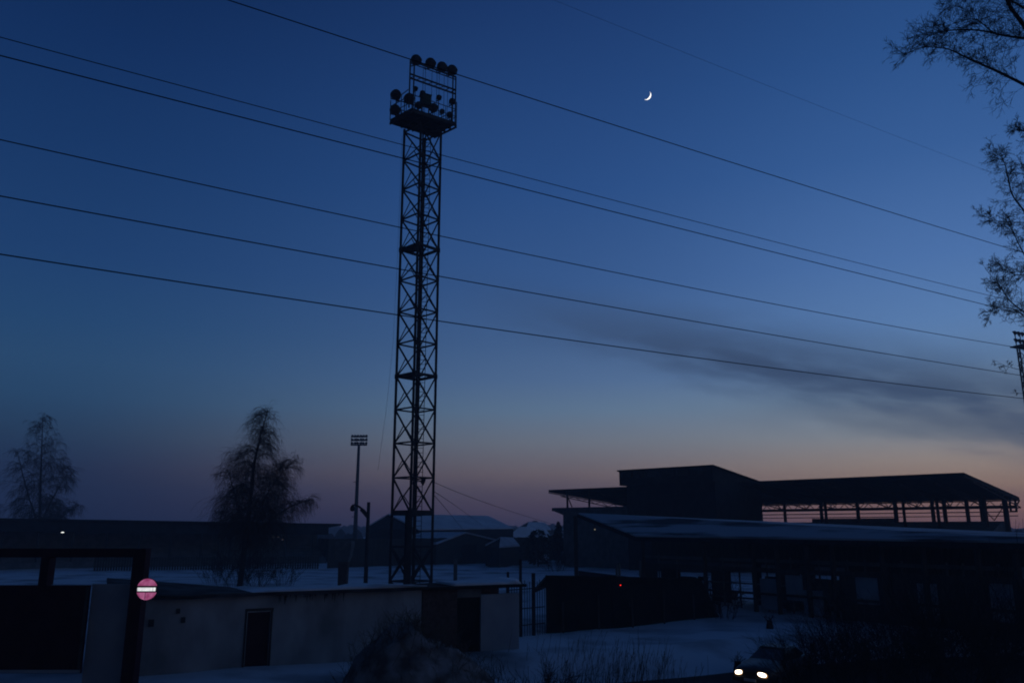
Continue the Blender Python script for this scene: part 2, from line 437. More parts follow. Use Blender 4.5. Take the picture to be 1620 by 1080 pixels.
def flood(parent, p, aim, r, name='floodlight'):
    a = Vector(aim).normalized()
    o = MB().lathe(p-a*r*.75, a, [(0,r*.30),(.05*r,r*.55),(.35*r,r*.86),(.75*r,r),(1.35*r,r*1.05),(1.4*r,r*.98)], 16).build(name, STEEL, parent, True)
    MB().lathe(p+a*r*.655, a, [(0,r*.93),(.03*r,r*.93)], 16).build('lens', LENS, o)
    b = MB(); s_ = a.cross(Vector((0,0,1))).normalized()
    b.bar(p+s_*r*1.08, p+s_*r*1.08-Vector((0,0,r*1.25)), .05); b.bar(p-s_*r*1.08, p-s_*r*1.08-Vector((0,0,r*1.25)), .05)
    b.bar(p+s_*r*1.1-Vector((0,0,r*1.25)), p-s_*r*1.1-Vector((0,0,r*1.25)), .06)
    b.build('bracket', STEEL, o)
    return o
aim = Vector((.35, 1, -.42))
for px, py in ((657,94),(679,99),(697,105),(713,110)):
    t = (px-649)/(720-649); p = A.lerp(B, t); z = onz(px, py, p)
    flood(mast, at(p, z), aim, .40)
for px, py, t in ((627,149,.08),(626,173,.08),(648,155,.55)):
    p = Lc.lerp(Nc, t); s = P(px, py, p.y); flood(mast, s, Vector((-.55,1,-.4)), .40)
for px, py, r in ((657,140,.2),(694,154,.22),(715,160,.26),(711,181,.24),(685,170,.36),(668,147,.22),(662,166,.3),(699,176,.2)):
    base = Fc.lerp(Rc, (px-655)/70*.8+.1); s = P(px, py, base.y-.6); o = flood(mast, s, Vector((.7,1,-.35)), r)
    MB().bar(s-Vector((0,0,r*1.25)), at(s, pz+.15), .06).build('stem', STEEL, o)
s = P(627, 160, Lc.y+.1)
MB().bar(at(s, pz), at(s, s.z+1), .08).bar(s+Vector((.62,.1,.5)), at(s+Vector((.62,.1,0)), pz), .06).bar(s+Vector((0,0,.0)), s+Vector((1.1,.2,0)), .06).bar(s+Vector((.3,.2,.6)), P(646,142,Nc.y), .05).build('lamp_post', STEEL, mast)
s = P(673, 160, (Nc.y+Fc.y)/2-.4)
cab = MB().box(s, (.72,.5,.85), R(30)).build('cabinet', GREEN, mast)
MB().box(s+Vector((0,0,.46)), (.84,.6,.06), R(30)).build('cabinet_lid', GREEN, cab)
for dx in (-.27, .27): MB().bar(s+Vector((dx,0,-.43)), at(s+Vector((dx,0,0)), pz+.1), .08).build('cabinet_leg', STEEL, cab)
# small lamp low on the shaft
s = P(669, 761, TY-.4)
o = flood(mast, s, (1,.3,-.4), .2)
MB().bar(s, s+Vector((-.5,.4,.1)), .07).build('arm', STEEL, o)
# cables
def cable(label, pts, r, n=14):
    pts = [P(*p) for p in pts]
    if len(pts) == 3:
        a, b, c = pts; q = [a.lerp(b, t).lerp(b.lerp(c, t), t) for t in (i/n for i in range(n+1))]
    else:
        q = pts
    tag(MB().path(q, r, r, 5).build('cable', CABLE, smooth=True), label, 'cable', 'cables tied to the lattice mast')
cable('longest slack cable running from the mast down to the grandstand end', [(686,762,58),(755,794,78),(872,828,118)], .02)
cable('middle of three cables leaning right from the mast, ending at the hall roof', [(685,776,58),(716,795,90),(762,830,139)], .022)
cable('steepest of the three cables leaning right from the mast foot', [(686,782,58),(704,802,75),(733,838,132)], .024)
cable('thin slack cable hanging down the left side of the mast', [(636,215,57.6),(629,400,57.2),(622,540,57),(612,640,56.8),(598,742,56.6)], .0085)

# ------------------------------------------------------------------ far floodlight pole
FY = 200
base = PZ(563, 860, 0) if False else Vector(((562.5-810)/1312*FY, FY, 0))
fm = thing('floodlight_pole', 'distant single tubular pole carrying three rows of floodlights', 'floodlight', base)
ztop = onz(569, 703, base)
MB().tube(base, at(base, ztop), .55, .32, 12).build('pole', STEEL, fm, True)
rk = MB(); wv = Vector((1.95,0,0))
for z in (ztop, ztop+.95, ztop+1.9): rk.bar(at(base, z)-wv, at(base, z)+wv, .16)
for k in (-1,-.35,.35,1): rk.bar(at(base, ztop)+wv*k, at(base, ztop+1.9)+wv*k, .12)
rk.bar(at(base, ztop-.1)-wv*1.03, at(base, ztop-.1)+wv*1.03, .5, .28)
rk.build('lamp_rack', STEEL, fm)
for r_ in range(3):
    for k in range(6):
        x = -1.72+k*.69
        flood(fm, at(base, ztop+.42+.95*r_*.93)+Vector((x, .1, 0)), (.25,1,-.35) if k % 2 else (-.2,1,-.35), .3)
MB().bar(at(base, onz(563,762,base))+Vector((-.2,0,0)), at(base, onz(563,762,base))+Vector((-.95,0,0)), .18).bar(at(base, onz(563,817,base)), at(base, onz(563,817,base))+Vector((-1.0,0,0)), .14).build('bracket', STEEL, fm)

# ------------------------------------------------------------------ right hand floodlight mast behind the birches
RY = 128
rbx = (1661-810)/1312*RY
rm = thing('floodlight_mast', 'distant lattice floodlight mast half hidden by birch twigs at the right edge', 'floodlight mast', (rbx, RY, 0))
rb_ = Vector((rbx, RY, 0)); zt2 = onz(1605, 549, rb_)
def rc(k, z): a_ = R(25)+k*math.pi/2; return Vector((rbx+1.2*math.cos(a_), RY+1.2*math.sin(a_), z))
for k in range(4): MB().bar(rc(k, 0), rc(k, zt2), .16).build('leg', STEEL, rm)
b = MB(); n = 14
for i in range(n):
    z0, z1 = zt2*i/n, zt2*(i+1)/n
    for k in range(4): b.bar(rc(k, z0), rc(k+1, z1), .09); b.bar(rc(k, z1), rc(k+1, z1), .09); b.bar(rc(k+1, z0), rc(k, z1), .07)
b.build('bracing', STEEL, rm)
fa = at(Vector((rbx-1.6, RY-.6, 0)), zt2); fc = at(Vector((rbx+1.6, RY+.6, 0)), zt2-.1)
fr = MB(); dv = (fc-fa)
pn = Vector((-.29,.96,0))
fr.slab([fa-pn*1.2, fc-pn*1.2, fc+pn*1.2, fa+pn*1.2], (0,0,.2))
for h in (1.1, 2.2): fr.bar(up(fa, h), up(fc, h), .12)
for t in (0,.33,.66,1): fr.bar(fa.lerp(fc, t), up(fa.lerp(fc, t), 2.3), .11)
fr.build('lamp_frame', STEEL, rm)
for r_ in range(2):
    for k in range(5): flood(rm, up(fa.lerp(fc, .02+k*.24), 1.0+1.25*r_), (-.8,.6,-.4), .36)

# ------------------------------------------------------------------ trees
def jit(a): return Vector((rng.uniform(-a, a), rng.uniform(-a, a), rng.uniform(-a, a)))
def grow(mb, p, d, length, r, lev, droop, nseg=4, wig=.16, kids=(5, 3), spread=.9, ratio=.5, sides=3, minr=.004):
    pts = [p.copy()]; dd = d.normalized(); st = length/nseg
    for i in range(nseg):
        dd = (dd+jit(wig)+Vector((0,0,-droop*(i+1)/nseg))).normalized(); pts.append(pts[-1]+dd*st)
    mb.path(pts, r, max(minr*.7, r*.4), sides)
    if lev > 0:
        for _ in range(kids[0] if lev > 1 else kids[1]):
            t = rng.uniform(.2, 1)*nseg; i = min(int(t), nseg-1); q = pts[i].lerp(pts[i+1], t-i)
            tg = (pts[i+1]-pts[i]).normalized()
            nd = (tg+jit(1).normalized()*spread).normalized()
            grow(mb, q, nd, length*ratio*rng.uniform(.6, 1.2), max(minr, r*.55), lev-1, droop*1.2, 3, wig*1.2, kids, spread, ratio, 3, minr)
    return pts
def clothe(mb, pts, n, length, r, lev, droop, kids=(5, 4), t0=.1, spread=1.0, minr=.004, bias=Vector((0,0,0)), ratio=.5):
    k = len(pts)-1
    for _ in range(n):
        t = (t0+(1-t0)*rng.random()**.85)*k; i = min(int(t), k-1)
        q = pts[i].lerp(pts[i+1], t-i); tg = (pts[i+1]-pts[i]).normalized()
        d = (tg*.7+jit(1).normalized()*spread+bias).normalized()
        grow(mb, q, d, length*rng.uniform(.5, 1.15)*(1-.35*t/k), r, lev, droop, 4, .18, kids, .9, ratio, 3, minr)
def smooth_pts(pts, n=3):
    out_ = []
    for i in range(len(pts)-1):
        p0, p1, p2, p3 = pts[max(i-1,0)], pts[i], pts[i+1], pts[min(i+2, len(pts)-1)]
        for j in range(n):
            t = j/n
            out_.append(.5*((2*p1)+(-p0+p2)*t+(2*p0-5*p1+4*p2-p3)*t*t+(-p0+3*p1-3*p2+p3)*t**3))
    return out_+[pts[-1]]
# near birch whose trunk stands right of the frame
def edge_tree(label, trunk_px, Y, limbs, tw, minr, ztop):
    bx_, _ = (trunk_px-810)/1312*Y, 0
    z0 = g(bx_, Y)
    t = thing('birch_tree', label, 'tree', (bx_, Y, z0), 'bare birches at the right edge')
    tp = [Vector((bx_, Y, z0-.2)), Vector((bx_+.1, Y, z0+ztop*.35)), Vector((bx_-.1, Y+.1, z0+ztop*.7)), Vector((bx_+.1, Y, z0+ztop))]
    MB().path(smooth_pts(tp, 4), .24, .05, 10).build('trunk', BARK, t, True)
    mb = MB()
    for px, r0, r1, n, ln in limbs:
        pts = [P(x, y, Y+dy) for x, y, dy in px]
        s_ = pts[0]; zz = s_.z-abs(bx_-s_.x)*.55
        pts = [Vector((bx_, Y, max(zz, z0+2)))]+pts
        q = smooth_pts(pts, 4); mb.path(q, r0*.95, r1*.8, 6); n = int(n*1.9)
        clothe(mb, q, n, ln*.68, tw*.85, 2, .05, (6, 5), .22, 1.05, minr, Vector((0,0,.3)))
    mb.build('crown', TWIG, t)
edge_tree('nearest bare birch reaching dark twigs in at the top right corner', 1815, 17, [
    ([(1640,146,0),(1620,134,0),(1580,114,-.1),(1555,103,-.1),(1526,90,.1),(1500,78,.2),(1463,75,.2),(1428,87,.3)], .05, .006, 42, 1.0),
    ([(1640,64,.3),(1620,61,.3),(1587,56,.3),(1547,48,.4),(1506,48,.5),(1481,53,.5),(1462,62,.5)], .045, .006, 34, .9),
    ([(1640,75,-.3),(1620,41,-.3),(1600,14,-.3),(1590,-6,-.3),(1575,-40,-.2)], .07, .03, 26, 1.3),
    ([(1600,58,.5),(1571,51,.5),(1552,36,.6),(1534,30,.6),(1498,41,.6)], .03, .006, 26, .8),
    ([(1640,20,.8),(1600,2,.8),(1560,-8,.8),(1520,-6,.9),(1496,8,1)], .035, .006, 26, .9),
    ([(1660,225,.2),(1632,212,.2),(1612,206,.2),(1604,204,.2)], .02, .005, 16, .5),
], .006, .0032, 19)
edge_tree('farther bare birch with a tall fringe of twigs down the right edge', 1742, 27, [
    ([(1640,372,0),(1620,334,0),(1601,307,0),(1593,272,.1),(1586,251,.1),(1571,239,.1)], .05, .006, 34, 1.05),
    ([(1640,430,.3),(1620,402,.3),(1604,370,.3),(1590,345,.4)], .04, .006, 20, .95),
    ([(1640,356,-.3),(1620,352,-.3),(1580,350,-.3),(1546,338,-.2)], .03, .005, 24, .8),
    ([(1640,440,.2),(1620,435,.2),(1601,433,.2),(1577,417,.3)], .03, .005, 22, .8),
    ([(1640,516,-.2),(1620,494,-.2),(1598,476,-.1),(1583,455,0),(1558,424,0)], .045, .006, 34, 1.0),
    ([(1640,590,.3),(1611,584,.3),(1589,578,.3),(1577,571,.3)], .016, .004, 5, .45),
    ([(1640,626,0),(1613,622,0),(1598,621,0)], .014, .004, 3, .4),
    ([(1640,520,.5),(1610,492,.5),(1580,486,.5),(1566,497,.5)], .03, .005, 18, .8),
    ([(1640,300,.3),(1622,270,.3),(1608,246,.3)], .03, .005, 16, .8),
    ([(1660,700,.3),(1630,690,.3),(1614,684,.3)], .014, .004, 2, .35),
], .0078, .0045, 15)
# weeping birch left of the mast
BY = 80
def weeping(label, px, Y, stems, group, tw=.0145, minr=.0072, nl=20, nt=31, ln=2.8, material=BIRCHTWIG):
    bx_ = (px-810)/1312*Y; z0 = g(bx_, Y)
    t = thing('birch_tree', label, 'tree', (bx_, Y, z0), group)
    mb = MB(); first = True
    for st, r0, w, dens in stems:
        pts = smooth_pts([Vector((bx_, Y, z0-.3))]+[P(x, y, Y+dy) for x, y, dy in st], 4)
        if first: MB().path(pts, r0, .03, 8).build('trunk', BARK, t, True); first = False
        else: mb.path(pts, r0, .03, 6)
        k = len(pts)-1
        for i in range(int(nl*dens)):
            f = .28+.7*(i+rng.random())/(nl*dens); a = rng.uniform(0, 2*math.pi); j = min(int(f*k), k-1); q = pts[j].lerp(pts[j+1], f*k-j)
            up_ = .75
            d = Vector((math.cos(a)*1.0, math.sin(a)*.8, up_))
            length = w*(1.12-f)*rng.uniform(.7, 1.2)+.2
            lp = [q]; dd = d.normalized()
            for s_ in range(5):
                dd = (dd+jit(.12)+Vector((0,0,-.3*s_/3))).normalized(); lp.append(lp[-1]+dd*length/5)
            mb.path(lp, .05*(1.2-f)+.012, .012, 4)
            for _ in range(int(nt*(1.25-f)+3)):
                tt = rng.uniform(.2, 1)*5; jj = min(int(tt), 4); qq = lp[jj].lerp(lp[jj+1], tt-jj)
                grow(mb, qq, Vector((rng.uniform(-.8,.8), rng.uniform(-.8,.8), rng.uniform(-.3,.6)))+dd*.4, ln*rng.uniform(.5, 1.2)*(1.2-.75*f), tw*.75, 1, .42, 5, .14, (3, 6), .75, .6, 3, minr)
        clothe(mb, pts[int(k*.45):], int(24*dens), 1.5, tw*.85, 2, .2, (4, 3), .05, 1.0, minr, Vector((0,0,.35)))
    mb.build('crown', material, t)
weeping('weeping birch with drooping bare twigs standing on the field left of the mast', 386, BY, [
    ([(388,860,0),(396,790,0),(402,735,0),(412,690,0),(424,648,0)], .3, 3.1, 2.4),
    ([(390,850,0),(412,800,.6),(440,755,.9),(466,727,1)], .17, 2.5, 1.4),
    ([(388,870,0),(425,825,-.5),(462,800,-.6),(492,790,-.6)], .15, 1.9, .8),
    ([(386,840,0),(372,785,.2),(360,742,.3)], .15, 2.0, .8),
], 'bare trees round the stadium')
weeping('hazy bare tree rising behind the long roof at the far left', 62, 170, [
    ([(62,830,0),(64,760,0),(66,710,0),(68,655,0)], .4, 9.0, 1.8),
    ([(62,835,0),(85,785,1),(112,738,2)], .3, 5.0, .8),
    ([(60,835,0),(42,775,-1),(27,712,-1)], .3, 5.0, .8),
    ([(64,840,0),(100,815,-1),(126,797,-1)], .25, 4.0, .7),
], 'bare trees round the stadium', .03, .016, 19, 24, 3.8, TWIG)

# ------------------------------------------------------------------ left covered stand
sa, sb = P(-420, 812, 100), P(540, 828, 140)
ls = thing('covered_stand', 'long low covered stand with a flat dark roof beyond the left field', 'stand', (sa.x*.5+sb.x*.5, sa.y*.5+sb.y*.5, 0))
dv = (sb-sa); dv.z = 0; dv.normalize(); bk = Vector((-dv.y, dv.x, 0))
MB().slab([sa, sb, sb+bk*9+Vector((0,0,-.5)), sa+bk*9+Vector((0,0,-.5))], (0,0,-.28)).build('roof', DARK, ls)
fa_, fb_ = sa+bk*.5, sb+bk*.5-dv*2.0
MB().slab([at(fa_, fa_.z-.3), at(fb_, fb_.z-.3), at(fb_, fb_.z-.3)+bk*.15, at(fa_, fa_.z-.3)+bk*.15], (0,0,-1.5)).build('fascia', DARK, ls)
wa, wb = sa+bk*7.5, sb+bk*7.5-dv*1.5
MB().slab([at(wa, -.3), at(wb, -.3), at(wb, -.3)+bk*.3, at(wa, -.3)+bk*.3], (0,0,sb.z-.4)).build('back_wall', CONC, ls)
st = MB()
for i in range(5):
    h = .9+.45*i; o_ = .8+1.2*i
    st.slab([at(sa, -.3)+bk*o_, at(sb, -.3)+bk*o_-dv*2, at(sb, -.3)+bk*(o_+1.2)-dv*2, at(sa, -.3)+bk*(o_+1.2)], (0,0,h+.3))
st.build('terrace', CONC, ls)
for i in range(17):
    p = sa.lerp(sb, .02+i*.0575)+bk*1.0
    MB().bar(at(p, -.2), at(p, p.z-.25), .22).build('post', STEEL, ls)
eb = sb-dv*1.4+bk*.4
MB().slab([at(eb, -.3), at(eb, -.3)+bk*7, at(eb, -.3)+bk*7+dv*.25, at(eb, -.3)+dv*.25], (0,0,4.2)).build('end_wall', CONC, ls)
s = P(99, 841, 119); MB().lathe(s, (0,0,-1), [(-.1,.06),(-.06,.15),(0,.22),(.08,.2),(.12,.08)], 10).build('lamp', BULB, ls, True)
MB().bar(s+Vector((0,0,.1)), s+Vector((0,.4,1.5)), .06).build('lamp_stem', STEEL, ls)
for px, py in ((432,849),(440,849),(447,853)):
    MB().box(P(px, py, 131), (.2,.2,.16)).build('bulb', DIMRED, ls)

# small pole with a crossarm before the stand
p = P(348, 838, 118); b0 = Vector((p.x, p.y, g(p.x, p.y)))
up_ = thing('utility_pole', 'short utility pole with a crossarm poking above the stand roof', 'utility pole', b0)
zt3 = onz(348, 806, b0)
MB().tube(at(b0, -.3), at(b0, zt3), .14, .1, 8).build('pole', WOOD, up_)
MB().bar(at(b0, zt3-.35)-Vector((.95,0,0)), at(b0, zt3-.35)+Vector((.95,0,0)), .1).build('crossarm', WOOD, up_)
for dx in (-.85,-.35,.35,.85): MB().lathe(at(b0, zt3-.3)+Vector((dx,0,0)), (0,0,1), [(0,.05),(.12,.08),(.22,.05)], 8).build('insulator', STEEL, up_)

# street lamp left of the mast
p = P(578, 930, 76); b0 = Vector((p.x, p.y, g(p.x, p.y)))
sl = thing('street_lamp', 'thin dark street lamp pole with a drooping arm left of the mast', 'street lamp', b0)
zt3 = onz(582, 794, b0)
MB().tube(at(b0, -.3), at(b0, zt3), .2, .15, 8).build('pole', STEEL, sl, True)
q = [P(582,815,76), P(576,807,76), P(568,801,76), P(562,798,76), P(557,799,76)]
MB().path(q, .12, .08, 6).build('arm', STEEL, sl, True)
MB().bar(P(582,818,76), P(571,805,76), .3, .25).build('brace', STEEL, sl)
MB().lathe(P(557.5,803.5,76), (0,0,1), [(-.28,.06),(-.2,.2),(.0,.22),(.22,.14),(.3,.05)], 10).build('lamp_head', STEEL, sl, True)

# thick flared pillar and dark fence behind the field
p = P(542, 931, 80); b0 = Vector((p.x, p.y, g(p.x, p.y)-.1))
pl = thing('pillar', 'thick dark concrete pillar with a flared top beside the field', 'pillar', b0)
MB().lathe(b0, (0,0,1), [(-.2,.58),(1.6,.6),(2.5,.66)], 4).build('shaft', BRICK, pl)
MB().lathe(at(b0, b0.z+2.503), (0,0,1), [(0,.66),(.5,.95),(1.7,1.15),(1.9,1.1)], 4).build('flared_top', CONC, pl)
fA, fB = P(520, 893, 121), P(862, 884, 150)
fA.z = fB.z = -.2
bf = thing('board_fence', 'long dark board fence closing the far side of the snowy field', 'fence', fA.lerp(fB, .5))
dv2 = (fB-fA).normalized(); bn = Vector((-dv2.y, dv2.x, 0))
b = MB(); k = 0; tot = (fB-fA).length
while k*.5 < tot:
    a_ = fA+dv2*(k*.5); b.box(at(a_, 1.95+rng.uniform(-.05,.05)), (.47,.05,4.2), math.atan2(dv2.y, dv2.x)); k += 1
b.build('boards', WOOD, bf)
b = MB()
for z in (.7, 3.2): b.bar(at(fA, z)+bn*.1, at(fB, z)+bn*.1, .12)
b.build('rail', WOOD, bf)

lA, lB = P(150, 896, 113), P(505, 894, 119); lA.z = lB.z = -.2
lf_ = thing('low_fence', 'low dark picket fence in front of the long covered stand', 'fence', lA.lerp(lB, .5))
ld = (lB-lA).normalized(); b = MB(); k = 0
while k*.34 < (lB-lA).length: b.box(at(lA+ld*(k*.34), .75+rng.uniform(-.05,.05)), (.24,.05,1.9), math.atan2(ld.y, ld.x)); k += 1
b.build('pickets', WOOD, lf_)
for z in (.5, 1.35): MB().bar(at(lA, z)+Vector((0,.06,0)), at(lB, z)+Vector((0,.06,0)), .07).build('rail', WOOD, lf_)
# ------------------------------------------------------------------ buildings behind the mast
def gabled(name, label, cat, A, B, Cc, Dd, E, base_z, wallm, roofm, group=None, extra=None):
    # A-B ridge (front to far), D-C near eave, E left eave of the front gable
    t = thing(name, label, cat, (A.x, A.y, base_z), group)
    back = (B-A); back.z = 0
    F_ = E+back
    rf = MB(); th = Vector((0,0,.22))
    rf.slab([A, B, Cc, Dd], th); rf.slab([A, E, F_, B], th)
    rf.build('roof', roofm, t)
    ins = lambda p: p
    w = MB()
    w.prism([at(E, base_z), at(Dd, base_z), Dd-Vector((0,0,.05)), A-Vector((0,0,.05)), E-Vector((0,0,.05))], back.normalized()*.3+Vector((0,0,0)))
    w.slab([at(Dd, base_z), at(Cc, base_z), Cc-Vector((0,0,.05)), Dd-Vector((0,0,.05))], Vector((-.05,.3,0)))
    w.prism([at(F_, base_z), at(Cc, base_z), Cc-Vector((0,0,.05)), B-Vector((0,0,.05)), F_-Vector((0,0,.05))], back.normalized()*-.3)
    w.build('wall', wallm, t)
    return t
hall = gabled('hall', 'large gabled hall with a snowy roof directly behind the lattice mast', 'hall', P(614,814,160), P(772,817,178), P(812,836,168), P(662,838,150), P(580,834,158), -.3, DARK, HALLSNOW)
for i in range(3):
    s = P(700+34*i, 845-1*i, 152.6+5.5*i); wdw = MB().box(s, (2.2,.2,1.0), R(35)).build('window', GLASS, hall)
MB().box(P(606,868,156.3), (2.6,.2,3.2), R(-30)).build('door', WOOD, hall)
sh = gabled('barn', 'lower barn with a snow covered roof in front of the snowy hall', 'barn', P(737,843,138), P(660,843,152), P(628,861,146), P(690,861,132), P(800,858,140), -.3, WOOD, HALLSNOW)
MB().box(P(742,874,134.6), (2.4,.2,2.6), R(4)).build('door', DARK, sh)
h1 = gabled('house', 'small snowy roofed house with one lit lamp right of the barn', 'house', P(822,834,190), P(862,835,200), P(872,850,194), P(802,851,182), P(790,848,190), -.3, WOOD, HALLSNOW, 'small houses beyond the field')
s = P(815, 857, 181); MB().lathe(s, (0,0,-1), [(-.3,.1),(-.1,.35),(.3,.4),(.5,.15)], 8).build('lamp', DIM, h1, True)
MB().bar(s+Vector((0,0,.3)), s+Vector((0,1.4,.6)), .08).build('lamp_arm', STEEL, h1)
h2 = gabled('house', 'small snowy roofed house tucked against the grandstand end wall', 'house', P(890,838,150), P(915,838,158), P(925,851,154), P(876,851,146), P(868,848,150), -.3, WOOD, HALLSNOW, 'small houses beyond the field')
h3 = gabled('house', 'low house with a snow patch on its roof between the barn and lit house', 'house', P(792,851,126), P(812,852,136), P(822,864,132), P(790,866,121), P(768,863,126), -.3, WOOD, HALLSNOW, 'small houses beyond the field')
h4 = gabled('house', 'distant snowy roofed house peeping over the ridge line right of the hall', 'house', P(836,826,230), P(862,827,240), P(872,838,232), P(832,838,222), P(818,836,230), -.3, WOOD, HALLSNOW, 'small houses beyond the field')
def blob_tree(label, px, Y, top_py, wpx, conifer, name='spruce_tree', group=None):
    bx_ = (px-810)/1312*Y; b0 = Vector((bx_, Y, g(bx_, Y) if Y < 260 else 0)); zt_ = onz(px, top_py, b0); hh = zt_-b0.z; w = wpx/1312*Y/2
    t = thing(name, label, 'tree', b0, group)
    MB().tube(at(b0, b0.z-.3), at(b0, zt_*.92), .05*hh/2, .03, 7).build('trunk', BARK, t)
    mb = MB()
    for _ in range(900 if Y < 300 else 300):
        f = rng.random()**1.2; a = rng.uniform(0, 6.283)
        rr = w*((1-f)**.75 if conifer else math.sin(math.pi*min(1, f*.85+.12))**.7)*math.sqrt(rng.uniform(.15, 1))*(1+.25*math.sin(a*3+f*9))
        p_ = Vector((bx_+math.cos(a)*rr, Y+math.sin(a)*rr, b0.z+hh*(.08+.9*f))); s_ = hh*rng.uniform(.03, .075)
        d1 = (Vector((math.cos(a), math.sin(a), -.45))+jit(.5)).normalized(); d2 = d1.cross(jit(1)).normalized()*.4
        mb.add([p_-d2*s_, p_+d1*s_*1.3, p_+d2*s_, p_-d1*s_*.3+Vector((0,0,s_*.3))], [(0,1,2),(0,2,3)])
    mb.build('crown', CONIFER, t)
blob_tree('dark bushy spruce beside the small lit house', 851, 128, 837, 50, False)
blob_tree('small dark spruce left of the grandstand end wall', 883, 140, 824, 20, True)
blob_tree('faint roundish spruce showing over the houses', 846, 240, 823, 26, False)

# far wood on the horizon
mb = MB()
for i in range(520):
    x = rng.uniform(-520, 520); Y = rng.uniform(560, 760); hh = rng.uniform(5.5, 9.5)*(1+.35*noise.noise(Vector((x*.01, 0, 0)))); w = rng.uniform(4, 9)
    mb.lathe((x, Y, -1), (0,0,1), [(0,w*.8),(hh*.5,w),(hh*.8,w*.6),(hh,w*.1)], 7)
for i in range(420):
    x = rng.uniform(-260, 260); Y = rng.uniform(235, 300); hh = rng.uniform(4.0, 6.2); w = rng.uniform(1.5, 4)
    mb.lathe((x, Y, -.5), (0,0,1), [(0,w*.8),(hh*.45,w),(hh*.8,w*.6),(hh,w*.1)], 7)
tag(mb.build('far_wood', FARWOOD), 'low dark wood along the far horizon', 'wood', kind='stuff')

# ------------------------------------------------------------------ grandstand
Rf = P(1525, 752, 92); Lf = PZ(868, 778, Rf.z)
uu = (Lf-Rf); uu.z = 0; ulen = uu.length; uu.normalize(); vv = Vector((-uu.y, uu.x, 0))
if vv.y < 0: vv = -vv
# back eave from the right corner
best = None
for i in range(400):
    w = i*.1; q = Rf+vv*w; r_, F, U = ray(1613, 790)
    e = abs(q.x/q.y-r_/F)
    if best is None or e < best[0]: best = (e, w)
cw = best[1]; Er = Rf+vv*cw; r_, F, U = ray(1613, 790); Er.z = H+U/F*Er.y
El = Lf+vv*cw; El.z = Er.z
print('stand', Rf, Lf, cw, Er, ulen)
gs = thing('grandstand', 'big covered grandstand with a dark canopy and press box on the right', 'grandstand', (Rf.lerp(Lf, .5).x, Rf.lerp(Lf, .5).y, -.3))
MB().slab([Rf, Lf, El, Er], (0,0,.35)).build('canopy', DARK, gs)
trus = MB(); nb = 15
for i in range(nb+1):
    a_, b_ = Rf.lerp(Lf, i/nb), Er.lerp(El, i/nb)
    trus.bar(a_-Vector((0,0,.12)), b_-Vector((0,0,.12)), .14)
    lo0, lo1 = a_.lerp(b_, .12)-Vector((0,0,.35)), b_-Vector((0,0,1.0))
    trus.bar(lo0, lo1, .12)
    for k in range(6):
        f0, f1 = k/6, (k+1)/6
        trus.bar(a_.lerp(b_, .12+.88*f0)-Vector((0,0,.12)), lo0.lerp(lo1, (f0+f1)/2), .08)
        trus.bar(lo0.lerp(lo1, (f0+f1)/2), a_.lerp(b_, .12+.88*f1)-Vector((0,0,.12)), .08)
trus.build('truss', RUST, gs)
bt = MB(); n = 34
for z in (-.1, -1.05): bt.bar(up(Er, z), up(El, z), .16)
for i in range(n):
    a_, b_ = Er.lerp(El, i/n), Er.lerp(El, (i+1)/n); m_ = a_.lerp(b_, .5)
    bt.bar(up(a_, -.1), up(m_, -1.05), .09); bt.bar(up(m_, -1.05), up(b_, -.1), .09)
bt.build('eave_truss', RUST, gs)
r_, F, U = ray(1500, 824); zpar = H+U/F*Er.y
def back_at(px, inset):        # point of the back row seen at image column px
    a_, b_ = Er-vv*inset, El-vv*inset; r_ = (px-810)/1312
    lo, hi = 0., 1.
    for _ in range(40):
        m_ = (lo+hi)/2; q = a_.lerp(b_, m_)
        if q.x/q.y > r_: lo = m_
        else: hi = m_
    return a_.lerp(b_, lo)
for px, inset, w in ((1243,2,.5),(1301,2,.55),(1308,5,.3),(1359,2,.6),(1419,2,.75),(1432,6,.2),(1478,2,.5),(1486,6,.25),(1497,3,.55),(1533,2,.5),(1556,2,.55),(1562,6,.2),(1594,2,.8)):
    q = back_at(px, inset); MB().bar(at(q, -.3), at(q, Er.z+.4), w*.9, .35).build('post', RUST, gs)
for px in (1602, 1611):
    q = back_at(px, .2); MB().bar(at(q, Er.z-1.5), at(q, Er.z), .2).build('bracket', RUST, gs)
b = MB()
for py, w in ((803,.28),(811,.13),(817,.11)):
    z = H+ray(1450, py)[2]/ray(1450, py)[1]*back_at(1450, 2).y
    b.bar(at(Er-vv*2, z), at(El-vv*2, z), w)
b.bar(at(back_at(1602, .2), Er.z-1.5), at(back_at(1611, .2), Er.z-1.5), .15)
b.build('rail', RUST, gs)
b = MB()
q0, q1 = back_at(1556, 1.8), back_at(1592, 1.8)
b.bar(at(q0, zpar+2), at(q0.lerp(q1, .5), zpar+.1), .1); b.bar(at(q1, zpar+2), at(q0.lerp(q1, .5), zpar+.1), .1)
b.build('brace', RUST, gs)
# raked seating block
q = back_at(1590, 1.2); s0 = q; s1 = El-vv*1.2
fr0, fr1 = s0-vv*(cw-4), s1-vv*(cw-4)
MB().prism([at(s0, -.3), at(s0, zpar), at(s0-vv*1.0, zpar), at(fr0, 1.8), at(fr0, -.3)], at(s1, 0)-at(s0, 0)).build('seating_block', CONC, gs)
# extra low wall stretch on the left half of the back row
w0, w1 = back_at(1420, 1.5), back_at(1285, 1.5)
zz = H+ray(1350, 819)[2]/ray(1350, 819)[1]*w0.y
MB().slab([at(w0, zpar-.2), at(w1, zpar-.2), at(w1, zpar-.2)+vv*.3, at(w0, zpar-.2)+vv*.3], (0,0,zz-zpar+.2)).build('back_panel', PALE, gs)
